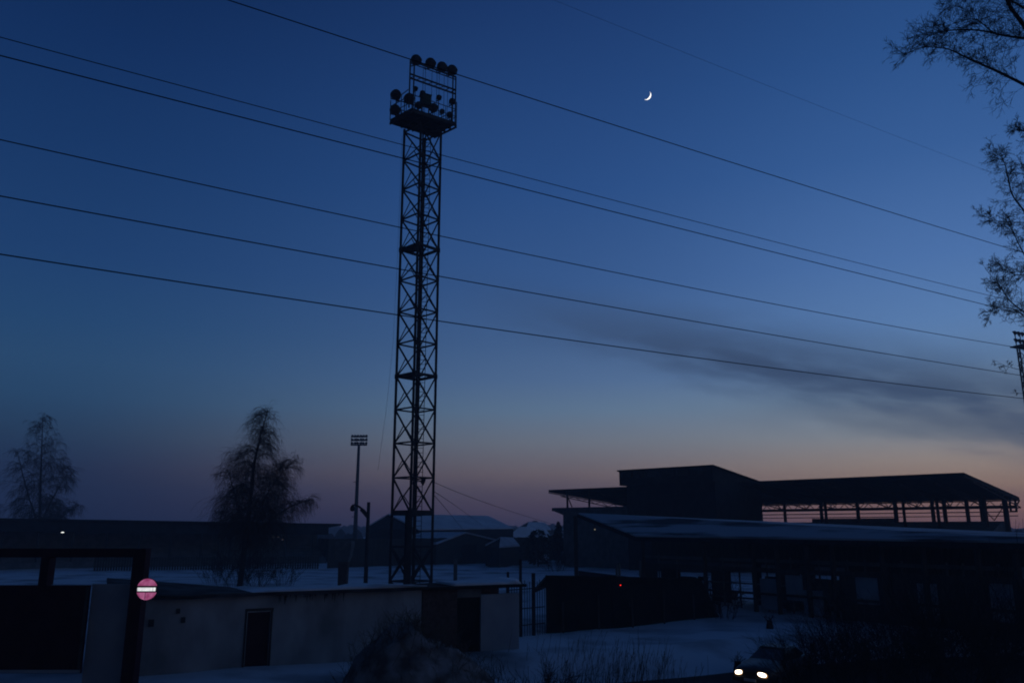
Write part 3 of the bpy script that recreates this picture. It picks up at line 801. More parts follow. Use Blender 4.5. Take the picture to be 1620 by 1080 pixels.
# press box
p2 = P(1128, 735, 106); p1 = PZ(981, 743, p2.z); pu = (p1-p2); pu.z = 0; pl_ = pu.length; pu = uu
r_, F, U = ray(1202, 762); best = None
for i in range(400):
    w = i*.05; q = p2+vv*w; e = abs(q.x/q.y-r_/F)
    if best is None or e < best[0]: best = (e, w)
pw = best[1]; p3 = p2+vv*pw; p3.z = H+U/F*p3.y; 
lo, hi = 0, 60
for _ in range(50):
    m_ = (lo+hi)/2; q = p2+uu*m_
    if q.x/q.y > (981-810)/ray(981,743)[1]: lo = m_
    else: hi = m_
p1 = p2+uu*lo; p4 = p1+vv*pw; p4.z = p3.z
lo, hi = 0, 60
for _ in range(50):
    m_ = (lo+hi)/2; q = p2+uu*m_
    if q.x/q.y > (990-810)/1290: lo = m_
    else: hi = m_
p1b = p2+uu*lo; p4b = p1b+vv*pw
zb = H+ray(985,768)[2]/ray(985,768)[1]*p1.y
print('press', p1, p2, p3, pw)
pb_ = MB().hexa([at(p2-vv*.25, zb), at(p1-vv*.25, zb), at(p4, zb), at(p3, zb)], [p2-vv*.25-Vector((0,0,.2)), p1-vv*.25-Vector((0,0,.2)), p4-Vector((0,0,.2)), p3-Vector((0,0,.2))]).build('press_box', DARK, gs)
MB().slab([p2-vv*.5-uu*.3, p1-vv*.5+uu*.2, p4+vv*.2+uu*.2, p3+vv*.2-uu*.3], (0,0,-.18)).build('press_box_roof', BLACK, pb_)
MB().hexa([at(p2-uu*.1, -.3), at(p1b, -.3), at(p4b, -.3), at(p3-uu*.1, -.3)], [at(p2-uu*.1, zb), at(p1b, zb), at(p4b, zb), at(p3-uu*.1, zb)]).build('tower_block', CONC if False else DARK, gs)
wv_ = MB()
for i in range(6):
    a_ = p2-vv*.27+uu*(1.2+i*2.3); a_.z = zb+1.0
    wv_.slab([a_, a_+uu*1.9, a_+uu*1.9+Vector((0,0,.9)), a_+Vector((0,0,.9))], vv*-.04)
wv_.build('window_band', GLASS, pb_)
# concourse slab and end wall on the left
c0 = P(873, 803, 128); 
cz_ = c0.z
cs0 = c0; ce0 = PZ(1010, 806, cz_)
d3 = -uu
L3 = 16
MB().slab([c0, c0+d3*L3, c0+d3*L3+vv*9, c0+vv*9], (0,0,-.5)).build('concourse_slab', CONC, gs)
c1 = c0+d3*1.9+vv*.4
MB().hexa([at(c1,-.3), at(c1+d3*(L3-2),-.3), at(c1+d3*(L3-2)+vv*8,-.3), at(c1+vv*8,-.3)], [at(c1,cz_-.5), at(c1+d3*(L3-2),cz_-.5), at(c1+d3*(L3-2)+vv*8,cz_-.5), at(c1+vv*8,cz_-.5)]).build('end_wall', CONC, gs)
b = MB()
b.prism([at(c0+d3*.2+vv*.3, cz_-.5), at(c0+d3*2.0+vv*.3, cz_-.5), at(c0+d3*2.0+vv*.3, cz_-1.1)], vv*.4); b.build('corbel', CONC, gs)
for px in (890, 917):
    q = c0+d3*1.9+vv*1.5 if px == 890 else c0+d3*5.0+vv*3
    MB().bar(at(q, cz_), at(q, Lf.z), .3).build('post', RUST, gs)
b = MB(); q = c0+d3*1.9+vv*1.5
b.bar(at(q, cz_+.1)+d3*.9, at(q, cz_+1.7)+d3*.1, .12); b.build('brace', RUST, gs)

# ------------------------------------------------------------------ long snow roofed shed before the grandstand
eA, eB = P(1005, 846, 66), P(1760, 857, 41)
rD, rC = P(915, 811, 78), P(1800, 850, 56)
ss = thing('open_shed', 'long open shed with a patchy snow covered roof in front of the grandstand', 'shed', (eA.lerp(eB, .5).x, eA.lerp(eB, .5).y, -.3))
MB().slab([eA, eB, rC, rD], (0,0,-.22)).build('roof', ROOFSNOW, ss)
fb2 = MB().bar(eA-Vector((0,0,.28)), eB-Vector((0,0,.28)), .2, .3); fb2.bar(eA-Vector((0,0,.26)), rD-Vector((0,0,.26)), .2, .3)
fb2.build('eave_beam', DARK, ss)
eu = (eB-eA); eu.z = 0; eu.normalize(); ev = Vector((-eu.y, eu.x, 0))
if ev.y < 0: ev = -ev
def along(px, dpt=0.):
    a_, b_ = eA+ev*dpt, eB+ev*dpt; lo, hi = -.3, 1.
    for _ in range(40):
        m_ = (lo+hi)/2; q = a_.lerp(b_, m_)
        if (q.x/q.y)*1312 < px-810: lo = m_
        else: hi = m_
    return a_.lerp(b_, lo)
for px in (1016, 1112, 1188, 1225, 1272, 1312, 1390, 1455, 1540, 1600):
    q = along(px, .5); MB().bar(at(q, -.4), at(q, q.z-.2), .26).build('post', WOOD, ss)
for px in (1040, 1068, 1140, 1165, 1208, 1246, 1290, 1335, 1362, 1420, 1490, 1515, 1570):
    q = along(px, 1.4+.01*(px % 7)); MB().bar(at(q, -.4), at(q, 3.6), .1).build('post', CONC, ss)
for z, dpt, w_ in ((3.35,1.3,.22),(1.75,1.25,.1),(.75,1.25,.12)):
    MB().bar(at(along(1016, dpt), z), at(along(1700, dpt), z), .1, w_).build('cross_rail', CONC, ss)
for px, wpx, z0, z1 in ((1196,30,.2,2.2),(1236,26,.9,2.5),(1262,30,.1,1.6),(1345,34,1.0,2.9),(1440,30,.3,2.4),(1552,36,.6,2.7),(1605,14,2.9,3.5),(1075,40,.9,1.9)):
    q0, q1 = along(px, .62), along(px+wpx, .62)
    MB().slab([at(q0, z0), at(q1, z0), at(q1, z0)+ev*.06, at(q0, z0)+ev*.06], (0,0,z1-z0)).build('added_pale_panel', PALE, ss)  # pale panels added to lighten the shaded shed interior
q = rD-Vector((0,0,.3))-ev*.4; MB().bar(at(q, -.4), q, .35).build('corner_post', WOOD, ss)
bw = MB()
b0_, b1_ = along(1330, 9), along(1700, 9)
b2_ = along(1030, 9)
bw.slab([at(b2_, 2.7), at(b0_, 2.7), at(b0_, 2.7)+ev*.2, at(b2_, 2.7)+ev*.2], (0,0,1.9))
bw.slab([at(b0_, -.4), at(b1_, -.4), at(b1_, -.4)+ev*.2, at(b0_, -.4)+ev*.2], (0,0,5.0)).build('back_wall', WOOD, ss)
for z, w in ((2.75,.3),(1.2,.16)):
    MB().bar(at(along(1016, .5), z), at(along(1700, .5), z), .12, w).build('cross_rail', WOOD, ss)
pnl = MB()
a_, b_ = along(1320, .7), along(1700, .7)
pnl.slab([at(a_, -.4), at(b_, -.4), at(b_, -.4)+ev*.08, at(a_, -.4)+ev*.08], (0,0,3.1)).build('board_panel', WOOD, ss)
r2 = random.Random(5)
px = 1010
while px < 1330:
    wpx = r2.uniform(14, 34); dpt = r2.choice((2.5, 4, 6, 7.5)); hh_ = r2.uniform(1.3, 3.4)
    if not 1140 < px < 1172:
        q0, q1 = along(px, dpt), along(px+wpx, dpt)
        MB().slab([at(q0, -.3), at(q1, -.3), at(q1, -.3)+ev*.1, at(q0, -.3)+ev*.1], (0,0,hh_)).build('board_panel', r2.choice((WOOD, DARK, CONC, BRICK)), ss)
    px += wpx+r2.uniform(0, 7)
for px, dpt, sz in ((1052,3.5,1.3),(1098,5,1.0),(1150,6.5,.8),(1205,5.2,1.2),(1248,3.4,.9),(1296,5.5,1.3)):
    q = along(px, dpt); MB().box(at(q, sz/2-.1), (sz, sz*.8, sz), r2.uniform(0,1)).build('crate', WOOD, ss)
MB().bar(at(along(1016,.5), 1.0), at(rD, 1.0), .2, 1.4).build('end_panel', DARK, ss)
s = P(906+35, 837, 70); MB().box(s, (.1,.1,.1)).build('lamp', DIM, ss)
MB().bar(s, s+Vector((0,.0,.5)), .05).build('lamp_stem', STEEL, ss)

# ------------------------------------------------------------------ black garage with the red lamp
k0, k1 = P(864, 997, 47.0), P(1140, 975, 55)
k0.z = k1.z = -.2
ku = (k1-k0).normalized(); kv = Vector((.06, 1, 0)).normalized()
zt0 = H+ray(864,913)[2]/ray(864,913)[1]*47; zt1 = H+ray(1112,917)[2]/ray(1112,917)[1]*54.3
bg_ = thing('garage', 'low black metal garage with a tiny red lamp and a sloping right end', 'garage', k0.lerp(k1, .5))
kt1 = k1-ku*1.6
MB().hexa([k0, k1, k1+kv*5, k0+kv*5], [at(k0,zt0), at(kt1,zt1), at(kt1,zt1-.32)+kv*5, at(k0,zt0-.32)+kv*5]).build('wall', BLACK, bg_)
MB().slab([at(k0,zt0)-ku*.02-kv*.2, at(kt1,zt1)+ku*.15-kv*.25, at(kt1,zt1-.3)+ku*.15+kv*5.2, at(k0,zt0-.3)-ku*.02+kv*5.2], (0,0,.14)).build('roof', BLACK, bg_)
MB().prism([at(k0-ku*.003,2.3), at(k0-ku*1.0,2.0), at(k0-ku*.003,zt0-.05)], kv*4).build('lean_to_roof', BLACK, bg_)
for i in range(3):
    a_ = k0+ku*(1.0+3.9*i)-kv*.03
    dr = MB().slab([at(a_, .0), at(a_+ku*3.0, .0), at(a_+ku*3.0, 2.3), at(a_, 2.3)], kv*-.05).build('door', BLACK, bg_)
    MB().box(at(a_+ku*1.35-kv*.1, 1.1), (.06,.06,.25)).build('handle', STEEL, dr)
for px in (978, 985, 1040):
    q = k0+ku*((P(px, 925, 50)-k0).dot(ku))+kv*.6; MB().tube(at(q, zt0-.2), at(q, zt0+.55+.1*(px % 3)), .07, .07, 8).build('pipe', CONC, bg_)
for i in range(5):
    q = k0+ku*(1.2+2.6*i)-kv*.35; MB().bar(at(q, -.2), at(q, 1.5+.3*(i % 2)), .09).build('post', WOOD, bg_)
s = P(984.5, 925, 50); q = k0+ku*((s-k0).dot(ku))-kv*.12; q.z = s.z
MB().lathe(q, (0,-1,0), [(0,.03),(.03,.032),(.05,.02)], 10).build('red_lamp', REDL, bg_, True)

# ------------------------------------------------------------------ iron fence
f0, f1 = P(801, 985, 44.5), P(862, 985, 46.5); f0.z = f1.z = -.1
fe = thing('iron_fence', 'short iron picket fence between the pale garage and the black garage', 'fence', f0.lerp(f1, .5))
fu = (f1-f0).normalized(); fl = (f1-f0).length
pk = MB(); n = 15
for i in range(n+1):
    q = f0+fu*(fl*i/n); pk.bar(at(q, -.1), at(q, 2.7+.12*math.sin(i*2.1)), .035)
pk.build('pickets', STEEL, fe)
for t, px, py, w in ((.04,803,904,.13),(.36,823,884,.15),(.7,843,906,.2)):
    q = f0.lerp(f1, t); MB().bar(at(q, -.2), at(q, H+ray(px,py)[2]/ray(px,py)[1]*q.y), w).build('post', STEEL, fe)
rr = MB()
for z in (.5, 1.35, 2.35): rr.bar(at(f0, z), at(f1, z), .05)
rr.build('rail', STEEL, fe)
p = P(720, 932, 70); b0 = Vector((p.x, p.y, g(p.x, p.y)-.1))
po = MB().bar(b0, at(b0, onz(720, 884, b0)), .3); po.bar(at(b0, onz(720,884,b0)), at(b0, onz(720,884,b0)+.06), .4)
tag(po.build('post', CONC), 'square concrete post on the field right of the mast foot', 'post')

# ------------------------------------------------------------------ pale garage row with the door
zr = 2.8
gA, gB = Vector((-15.1, 32.6, -.6)), Vector(((668-810)/1330*38.2, 38.2, -.6))
gu = (gB-gA); gu.z = 0; gl = gu.length; gu.normalize(); gv = Vector((-gu.y, gu.x, 0))
ga = thing('garage', 'long pale whitewashed garage with a dark narrow door and snowy roof edge', 'garage', gA.lerp(gB, .5))
# wall in pieces round the door opening
def wall_at(px): 
    lo, hi = 0, gl
    for _ in range(40):
        m_ = (lo+hi)/2; q = gA+gu*m_
        if q.x/q.y*1345 < px-810: lo = m_
        else: hi = m_
    return lo
d0, d1 = wall_at(392), wall_at(428); dz = 2.16
w = MB()
for a_, b_, z0, z1 in ((0, d0, -.6, zr), (d1, gl, -.6, zr), (d0, d1, dz, zr)):
    p0, p1 = gA+gu*a_, gA+gu*b_
    w.hexa([at(p0,z0), at(p1,z0), at(p1,z0)+gv*.3, at(p0,z0)+gv*.3], [at(p0,z1), at(p1,z1), at(p1,z1)+gv*.3, at(p0,z1)+gv*.3])
for a_ in (0, gl-.3):
    zb_ = zr-.4
    p0 = gA+gu*a_; w.hexa([at(p0,-.6)+gv*.301, at(p0+gu*.3,-.6)+gv*.301, at(p0+gu*.3,-.6)+gv*6, at(p0,-.6)+gv*6], [at(p0,zr-.02)+gv*.301, at(p0+gu*.3,zr-.02)+gv*.301, at(p0+gu*.3,zb_)+gv*6, at(p0,zb_)+gv*6])
w.build('wall', WALL, ga)
p0, p1 = gA+gu*(d0+.002)+gv*.12, gA+gu*(d1-.002)+gv*.12
fm_ = MB()
for q in (p0-gu*.06, p1+gu*.06): fm_.bar(at(q, -.4)-gv*.125, at(q, dz+.05)-gv*.125, .1, .06)
fm_.bar(at(p0-gu*.11, dz+.1)-gv*.125, at(p1+gu*.11, dz+.1)-gv*.125, .06, .1)
fm_.build('door_frame', WOOD, ga)
dr = MB().hexa([at(p0,-.4), at(p1,-.4), at(p1,-.4)+gv*.06, at(p0,-.4)+gv*.06], [at(p0,dz), at(p1,dz), at(p1,dz)+gv*.06, at(p0,dz)+gv*.06]).build('door', MAROON, ga)
MB().box(at(p0+gu*.12-gv*.05, 1.0), (.05,.08,.14)).build('handle', STEEL, dr)
# roof: rises to the back at its left end
rfm = MB(); n = 22; e = .35
for i in range(n+1):
    t = -.4+(gl+.6)*i/n; q = gA+gu*t-gv*e; q.z = zr+.02+.06*noise.noise(Vector((t*.6,0,0)))
    bq = gA+gu*t+gv*6.2; bq.z = zr-.35+.72*max(0, 1-t/7.0)
    rfm.v += [q, q+Vector((0,0,.14)), bq+Vector((0,0,.14)), bq]
for i in range(n):
    for k in range(4): rfm.f.append((i*4+k, i*4+(k+1) % 4, (i+1)*4+(k+1) % 4, (i+1)*4+k))
rfm.f += [(3,2,1,0), (n*4,n*4+1,n*4+2,n*4+3)]
rfm.build('roof', ROOFFELT, ga)
sn = MB(); t0_ = wall_at(395)
for i in range(n+1):
    t = t0_+(gl-t0_+.1)*i/n; hgt = (.05+.12*abs(noise.noise(Vector((t*.5,4,0)))))*(sm(i/3)); q = gA+gu*t-gv*(e+.03); q.z = zr+.165
    bq = gA+gu*t+gv*(5.9); bq.z = zr-.20+.72*max(0, 1-t/7.0)
    sn.v += [q, q+Vector((0,.06,hgt)), bq+Vector((0,0,hgt*2)), bq]
for i in range(n):
    for k in range(4): sn.f.append((i*4+k, i*4+(k+1) % 4, (i+1)*4+(k+1) % 4, (i+1)*4+k))
sn.f += [(3,2,1,0), (n*4,n*4+1,n*4+2,n*4+3)]
sn.build('roof_snow', SNOW, ga, True)
ic = MB()
for i in range(26):
    t = wall_at(436+rng.random()**1.3*105); q = gA+gu*t-gv*(e-.02); l_ = rng.uniform(.08,.42)
    ic.tube(at(q, zr+.03), at(q, zr+.03-l_), .028, .004, 5)
ic.build('icicles', GLASS, ga)
for px, py, s_ in ((240,985,.2),(281,966,.14),(290,980,.16)):
    q = gA+gu*wall_at(px)-gv*.03; q.z = H+ray(px,py)[2]/ray(px,py)[1]*q.y
    MB().box(q, (s_,.06,s_*1.3), math.atan2(gu.y, gu.x)).build('wall_box', STEEL, ga)
# brick garage next to it
b0 = gB+gu*.05; bl = 4.9
b1 = b0+gu*bl
br = thing('garage', 'dark brick garage with a black door and a pale end at the iron fence', 'garage', b0.lerp(b1, .5))
def piece(a_, b_, z0, z1, th=.3, off=0.): 
    p0, p1 = b0+gu*a_+gv*off, b0+gu*b_+gv*off
    return MB().hexa([at(p0,z0), at(p1,z0), at(p1,z0)+gv*th, at(p0,z0)+gv*th], [at(p0,z1), at(p1,z1), at(p1,z1)+gv*th, at(p0,z1)+gv*th])
piece(0, 1.7, -.6, 2.8).build('wall', BRICK, br)
piece(1.7, 2.9, -.6, 2.4, .1, .1).build('door', BLACK, br)
piece(1.7, 2.9, 2.4, 2.8).build('lintel', CONC, br)
piece(2.9, bl, -.6, 2.5).build('pale_wall', PALE, br)
piece(0, bl, -.6, 2.79, .3, 2.2).build('back_wall', BRICK, br)
piece(-.02, bl+.25, 2.803, 2.93, 2.9, -.3).build('roof', BLACK, br)
sb_ = MB()
for i in range(13):
    t = 1.5+(bl-1.4)*i/12; hgt = .08+.28*abs(noise.noise(Vector((t*.9,7,0)))); q = b0+gu*t-gv*.1; q.z = 2.935
    bq = b0+gu*t+gv*2.2; bq.z = 2.935
    sb_.v += [q, q+gv*.5+Vector((0,0,hgt)), bq+Vector((0,0,hgt)), bq]
for i in range(12):
    for k in range(4): sb_.f.append((i*4+k, i*4+(k+1) % 4, (i+1)*4+(k+1) % 4, (i+1)*4+k))
sb_.f += [(3,2,1,0), (48,49,50,51)]
sb_.build('roof_snow', SNOW, br, True)

# ------------------------------------------------------------------ gate at the left
GY = 30.0
gp = Vector(((215-810)/1345*GY, GY, -.3))
gt = thing('gate', 'tall dark gateway with a crossbeam and two leaves at the lower left', 'gate', gp)
zbm0, zbm1 = onz(215,881,gp), onz(215,867,gp)
MB().box((gp.x, GY, (zbm1+.1-.5)/2-.15), (.44,.44,zbm1+.3+.4)).build('pillar', MAROON, gt)
MB().bar((gp.x-16, GY, (zbm0+zbm1)/2), (gp.x-.223, GY, (zbm0+zbm1)/2), .25, zbm1-zbm0).build('crossbeam', MAROON, gt)
q = P(75, 900, GY)
zl = onz(75, 925, gp)
MB().bar((q.x, GY, zl+.003), (q.x, GY, zbm0-.003), .44, .3).build('beam_strut', MAROON, gt)
xr = P(136, 990, GY).x
lf = MB().box(((xr+gp.x-16)/2, GY, (zl+.62)/2), (xr-gp.x+16, .12, zl-.62)).build('gate_leaf', MAROON, gt)
MB().box(((xr+gp.x-16)/2, GY-.09, .69), (xr-gp.x+16, .05, .1)).build('lower_rail', PALE, lf)
MB().box((xr-.06, GY-.08, (zl+.62)/2), (.09, .03, zl-.7)).build('edge_strip', STEEL, lf)
xa, xb = P(137.5, 990, GY+.2).x, P(201, 990, GY+.2).x+.1
pf = MB().box(((xa+xb)/2, GY+.3, (zl+.04-.3)/2), (xb-xa, .08, zl+.3)).build('gate_leaf', PALE, gt)
pf['label'] = 'narrow pale leaf beside the dark one'
# no entry sign: no lamp, light thrown back by its face is put in as emission
sc_ = P(232.5, 931.5, GY-.5)
ns = thing('no_entry_sign', 'round red no entry sign with painted reflected glow and a white bar on the gate pillar', 'road sign', sc_)
yv = Vector((0,-1,0)); rs = .365
MB().lathe(sc_+Vector((0,.10,0)), yv, [(0,rs*.96),(.02,rs*1.02),(.085,rs*1.02),(.09,rs*.97)], 32).build('housing', STEEL, ns)
def seg(z0, z1, r, x0=-9, x1=9, y=-.001, th=.012):
    zs_ = [z0+(z1-z0)*i/8 for i in range(9)]
    rt = [(min(x1, math.sqrt(max(0, r*r-z*z))), z) for z in zs_]; lt = [(max(x0, -math.sqrt(max(0, r*r-z*z))), z) for z in reversed(zs_)]
    return MB().prism([sc_+Vector((x, y, z)) for x, z in rt+lt], (0,-th,0))
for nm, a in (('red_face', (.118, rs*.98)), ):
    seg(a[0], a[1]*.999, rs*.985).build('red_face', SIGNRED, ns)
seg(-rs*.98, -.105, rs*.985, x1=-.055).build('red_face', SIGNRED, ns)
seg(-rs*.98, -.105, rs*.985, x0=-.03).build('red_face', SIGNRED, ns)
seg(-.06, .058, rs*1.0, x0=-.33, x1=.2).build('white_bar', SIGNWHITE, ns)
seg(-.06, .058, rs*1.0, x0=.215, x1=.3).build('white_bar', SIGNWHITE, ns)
MB().bar(sc_+Vector((0,.1,0)), sc_+Vector((-.2,.28,0)), .06).build('bracket', STEEL, ns)

# ------------------------------------------------------------------ heap, weeds, shrubs
hb = MB(); hx, hy = (668-810)/1345*31.5, 31.0
nr, na = 26, 48
for i in range(nr+1):
    for k in range(na):
        a = 2*math.pi*k/na; f = i/nr; x = hx+3.0*f*math.cos(a); y = hy+2.4*f*math.sin(a)
        z = 1.85*max(0, (1-f**2.6))**1.05*(1-.22*math.cos(a))*(1+.10*noise.noise(Vector((x*1.1,y*1.1,0))))+(.34*noise.noise(Vector((x*1.7, y*1.7, 5))))*(1-f*.6)+.14*noise.noise(Vector((x*7,y*7,2)))
        hb.v.append(Vector((x, y, z-.25*f)))
for i in range(nr):
    for k in range(na): hb.f.append((i*na+k, i*na+(k+1) % na, (i+1)*na+(k+1) % na, (i+1)*na+k))
heap = tag(hb.build('earth_heap', EARTH, smooth=True), 'big rounded heap of frozen brown earth and scrub before the pale garage', 'earth heap')
tb = MB()
for _ in range(420):
    i = rng.randrange(2, nr); k = rng.randrange(na); p_ = hb.v[i*na+k]-Vector((0,0,.08))
    grow(tb, p_, Vector((rng.uniform(-.9,.9), rng.uniform(-.9,.9), .9)), rng.uniform(.25,.85), .011, 1, 0, 3, .2, (3, 3), .8, .6, 3, .006)
tb.build('scrub', WEED, heap)
wd = MB()
for i in range(330):
    px = rng.gauss(970, 62); py = rng.uniform(1030, 1072)
    q = PZ(px, py, 0.0); q.z = g(q.x, q.y)-.05
    l_ = rng.uniform(.35, 1.75)*(1 if rng.random() < .4 else .6)
    d = Vector((rng.gauss(.18,.16), rng.gauss(0,.15), 1)).normalized()
    pts = [q]
    for s_ in range(4): d = (d+jit(.07)).normalized(); pts.append(pts[-1]+d*l_/4)
    wd.path(pts, .012, .006, 3)
    for _ in range(rng.randint(0, 4)):
        j = rng.randint(1, 3); wd.path([pts[j], pts[j]+(d+jit(.6)).normalized()*l_*.25], .006, .004, 3)
tag(wd.build('dry_weeds', WEED), 'tall dry weed stalks sticking out of the snowbank', 'weeds', kind='stuff')
def shrub(px, py, Y, hh, n, label, w=1.0):
    q = P(px, py, Y); q.z = g(q.x, q.y)-.1
    t = thing('bare_shrub', label, 'shrub', q, 'leafless shrubs by the road')
    mb = MB()
    for i in range(int(n*1.5) if px > 1200 else n):
        a = rng.uniform(0, 6.283); rr = .45*w*math.sqrt(rng.random())
        p_ = q+Vector((math.cos(a)*rr, math.sin(a)*rr, 0)); d = Vector((math.cos(a)*rng.uniform(.1,.75)*w, math.sin(a)*rng.uniform(.1,.75)*w, 1))
        grow(mb, p_, d, hh*rng.uniform(.55, 1.1), .016, 2, -.02, 4, .14, (6, 5), .65, .5, 3, .006)
    mb.build('twigs', TWIG, t)
for a in ((1290,1075,31.5,2.3,26,'leafless shrub just right of the car with lit headlights',1.3),
          (1365,1075,31,2.9,30,'second leafless shrub right of the car, between two taller ones',1.4),
          (1450,1078,30.5,3.2,30,'middle leafless shrub of the dark thicket at the lower right',1.4),
          (1530,1078,30,3.4,32,'tall leafless shrub second from the right edge',1.5),
          (1608,1078,29.5,3.6,32,'tallest leafless shrub in the bottom right corner',1.5),
          (1400,1020,37.5,2.4,24,'leafless shrub behind the roadside thicket, near the open shed boards',1.5),
          (1500,1015,37.5,2.6,24,'leafless shrub behind the roadside thicket, left of the far right one',1.5),
          (1590,1015,38,2.8,24,'leafless shrub behind the roadside thicket at the right edge',1.5),
          (1262,1046,36.8,1.7,22,'leafless shrub directly behind the car roof',1.3),
          (1320,1022,39.5,1.9,24,'leafless shrub behind the roadside thicket, nearest to the car',1.5),
          (1450,1000,41.5,2.0,24,'leafless shrub close under the middle of the open shed front',1.5),
          (835,1075,31.5,1.6,24,'low leafless shrub right of the earth heap below the iron fence',1.5),
          (915,1080,31,1.3,20,'lowest leafless shrub among the dry weeds at the bottom edge',1.5)):
    shrub(*a)
def bush(px, py, hh, n, label, w):
    q = PZ(px, py, 0); q.z = g(q.x, q.y)-.1
    t = thing('bare_shrub', label, 'shrub', q, 'leafless shrubs on the snowy field')
    mb = MB()
    for i in range(n):
        a = rng.uniform(0, 6.283); rr = w*math.sqrt(rng.random())
        p_ = q+Vector((math.cos(a)*rr, math.sin(a)*rr, 0)); d = Vector((math.cos(a)*rng.uniform(.1,.7), math.sin(a)*rng.uniform(.1,.7), 1))
        grow(mb, p_, d, hh*rng.uniform(.5, 1.1), .022, 2, .02, 4, .16, (5, 4), .7, .5, 3, .01)
    mb.build('twigs', TWIG, t)
bush(372, 931, 3.6, 34, 'leafless shrub hiding the foot of the weeping birch', 1.6)
bush(408, 928, 2.6, 24, 'smaller leafless shrub just right of the weeping birch trunk', 1.1)
bush(342, 921, 2.6, 22, 'leafless shrub left of the weeping birch, in front of the low fence', 1.3)
bush(448, 928, 2.2, 18, 'leafless shrub between the weeping birch and the flared pillar', .9)
bush(1146, 976, 2.0, 26, 'leafless shrub at the sloping end of the black garage', .9)
bush(880, 905, 2.4, 22, 'leafless shrub on the field behind the black garage', 1.2)
for px, py, lab in ((1218,990,'small black stump on the snow below the open shed'), (1166,1028,'small dark tussock on the snowbank just above the car')):
    q = PZ(px, py, .1); mb = MB(); q.z = g(q.x, q.y)
    mb.lathe(q, (0,0,1), [(-.1,.22),(.15,.2),(.3,.16),(.45,.15)], 9)
    for _ in range(9): grow(mb, q+Vector((0,0,.3)), Vector((rng.uniform(-1,1), rng.uniform(-1,1), 1)), .5, .02, 1, 0)
    tag(mb.build('stump' if px > 1200 else 'tussock', TWIG), lab, 'stump' if px > 1200 else 'tussock')

# ------------------------------------------------------------------ car
hl, hr = P(1171, 1061.5, 35.4), P(1208, 1066, 34.7)
cc = hl.lerp(hr, .5); ax = (hr-hl); ax.z = 0; spacing = ax.length; ax.normalize()
fw = Vector((ax.y, -ax.x, 0))
if fw.y > 0: fw = -fw          # points out of the nose, towards the camera side
gz = g(cc.x, cc.y)+.035
scl = spacing/1.18
car = thing('parked_car', 'pale car with both headlights lit on the dark road', 'car', (cc.x, cc.y, gz))
hz = cc.z-gz
print('car', cc, spacing, hz)
def cpt(l, b, z): return Vector((cc.x, cc.y, gz))+ax*l-fw*b+Vector((0,0,z))   # l across, b back from the nose
def loft(secs):
    mb = MB(); m_ = len(secs[0])
    for s_ in secs: mb.v += [cpt(*p) for p in s_]
    for i in range(len(secs)-1):
        for k in range(m_): mb.f.append((i*m_+k, i*m_+(k+1) % m_, (i+1)*m_+(k+1) % m_, (i+1)*m_+k))
    mb.f += [tuple(range(m_-1,-1,-1)), tuple((len(secs)-1)*m_+k for k in range(m_))]
    return mb
def sec(b, w, zb_, zs, zt_):
    return [(-w*.92,b,zb_),(w*.92,b,zb_),(w,b,(zb_+zs)/2),(w*.97,b,zs),(w*.78,b,zt_),(0,b,zt_+.03),(-w*.78,b,zt_),(-w*.97,b,zs),(-w,b,(zb_+zs)/2)]
k = hz
loft([sec(-.10,.66,.28,k+.02,k+.06), sec(0,.74,.22,k+.08,k+.16), sec(.25,.8,.2,k+.14,k+.25), sec(.7,.84,.2,k+.18,k+.33), sec(1.2,.85,.2,k+.22,k+.38), sec(2.2,.86,.2,k+.24,k+.38), sec(3.4,.85,.2,k+.24,k+.38), sec(3.9,.82,.25,k+.22,k+.34), sec(4.1,.76,.32,k+.1,k+.2)]).build('body', CARPAINT, car, True)
tz = k+.38
loft([[(-.74,1.25,tz-.02),(.74,1.25,tz-.02),(.70,1.3,tz+.03),(-.70,1.3,tz+.03)], [(-.75,1.9,tz-.02),(.75,1.9,tz-.02),(.58,2.0,tz+.36),(-.58,2.0,tz+.36)], [(-.75,3.0,tz-.02),(.75,3.0,tz-.02),(.58,2.9,tz+.4),(-.58,2.9,tz+.4)], [(-.72,3.75,tz-.02),(.72,3.75,tz-.02),(.6,3.6,tz+.1),(-.6,3.6,tz+.1)]]).build('windows', GLASS, car)
loft([[(-.6,1.96,tz+.35),(.6,1.96,tz+.35),(.56,2.0,tz+.42),(-.56,2.0,tz+.42)], [(-.62,2.9,tz+.38),(.62,2.9,tz+.38),(.56,2.9,tz+.46),(-.56,2.9,tz+.46)]]).build('roof', CARPAINT, car)
for s_, wd_ in ((-1,.14), (1,.17)):
    c_ = s_*spacing/2
    mb = MB(); pts2 = []
    for i in range(14):
        a = 2*math.pi*i/14; ca, sa_ = math.cos(a), math.sin(a)
        pts2.append((c_+wd_*math.copysign(abs(ca)**.7, ca), k+.075*math.copysign(abs(sa_)**.75, sa_)+.02*ca*(-s_)))
    mb.prism([cpt(l, -.1, z) for l, z in pts2], fw*.06)
    hd = mb.build('headlight', HEAD, car)
    MB().prism([cpt(c_+(l-c_)*1.28, -.09, k-.012+(z-k)*1.32) for l, z in pts2], fw*.03).build('headlight_halo', HEADHALO, hd)  # oversized ring, painted bloom behind the lit glass
    MB().prism([cpt(c_-.2,-.0,k-.13), cpt(c_+.2,-.0,k-.13), cpt(c_+.2,-.0,k+.1), cpt(c_-.2,-.0,k+.1)], fw*.098).build('headlight_surround', RUBBER, car)
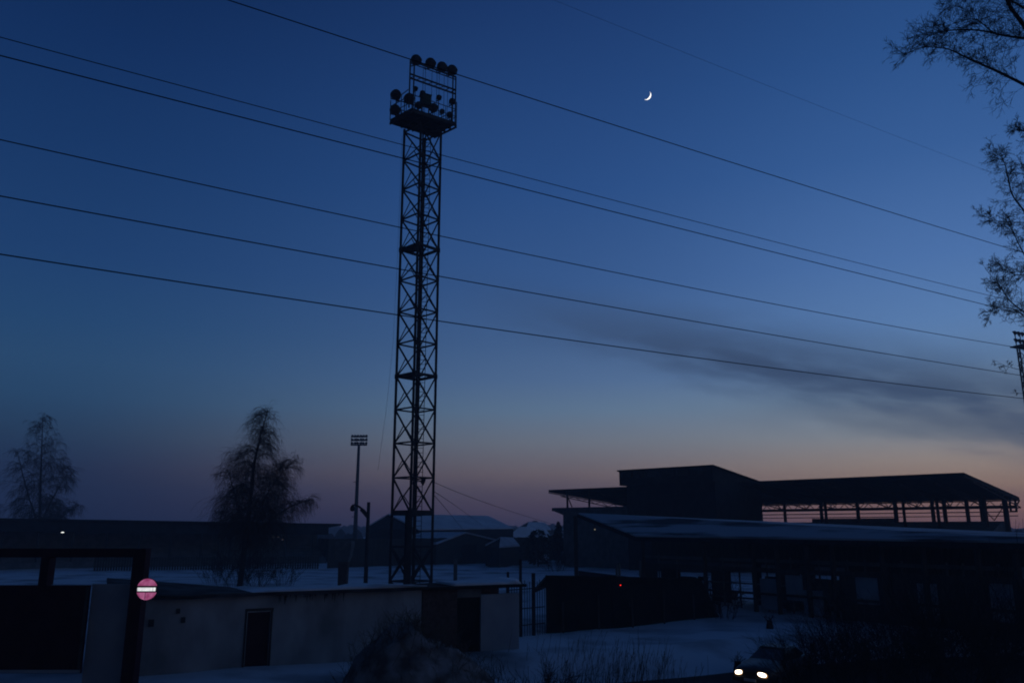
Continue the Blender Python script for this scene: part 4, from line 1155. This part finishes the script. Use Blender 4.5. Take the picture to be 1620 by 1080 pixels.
MB().slab([cpt(-.36,-.1,k-.08), cpt(.36,-.1,k-.08), cpt(.36,-.1,k+.05), cpt(-.36,-.1,k+.05)], fw*.025).build('grille', RUBBER, car)
MB().slab([cpt(-.78,-.06,.24), cpt(.78,-.06,.24), cpt(.78,-.06,k-.16), cpt(-.78,-.06,k-.16)], fw*.11).build('bumper', RUBBER, car)
MB().slab([cpt(-.26,-.185,k-.3), cpt(.26,-.185,k-.3), cpt(.26,-.185,k-.19), cpt(-.26,-.185,k-.19)], fw*.02).build('number_plate', PLATE, car)
for b_ in (.75, 3.2):
    for s_ in (-1, 1):
        c_ = cpt(s_*.74, b_, .3)
        ty = MB().lathe(c_, ax*s_, [(-.09,.24),(-.08,.29),(.06,.3),(.09,.27)], 18).build('wheel', RUBBER, car, True)
        MB().lathe(c_+ax*s_*.085, ax*s_, [(0,.19),(.02,.17),(.025,.05)], 14).build('rim', STEEL, ty, True)

# ------------------------------------------------------------------ last glow of the set sun
sl_ = bpy.data.lights.new('sun', 'SUN'); sl_.energy = .006; sl_.angle = R(20); sl_.color = (1, .8, .65)
so = bpy.data.objects.new('sun', sl_); C.objects.link(so)
so.rotation_euler = Vector((math.sin(R(48))*-1, -math.cos(R(48)), -math.tan(R(3)))).to_track_quat('-Z', 'Y').to_euler()

# ------------------------------------------------------------------ evening haze
hm = bpy.data.materials.new('haze'); hm.use_nodes = True; ht = hm.node_tree
for n_ in list(ht.nodes): ht.nodes.remove(n_)
pv = ht.nodes.new('ShaderNodeVolumePrincipled'); pv.inputs['Color'].default_value = (.9,.93,1,1); pv.inputs['Density'].default_value = .0009; pv.inputs['Anisotropy'].default_value = .2
ho = ht.nodes.new('ShaderNodeOutputMaterial'); ht.links.new(pv.outputs[0], ho.inputs['Volume'])
tag(MB().hexa([(-950,-90,-3),(950,-90,-3),(950,950,-3),(-950,950,-3)], [(-950,-90,47),(950,-90,47),(950,950,47),(-950,950,47)]).build('haze', hm), 'thin evening haze', None, kind='stuff')
sc.cycles.volume_bounces = 1
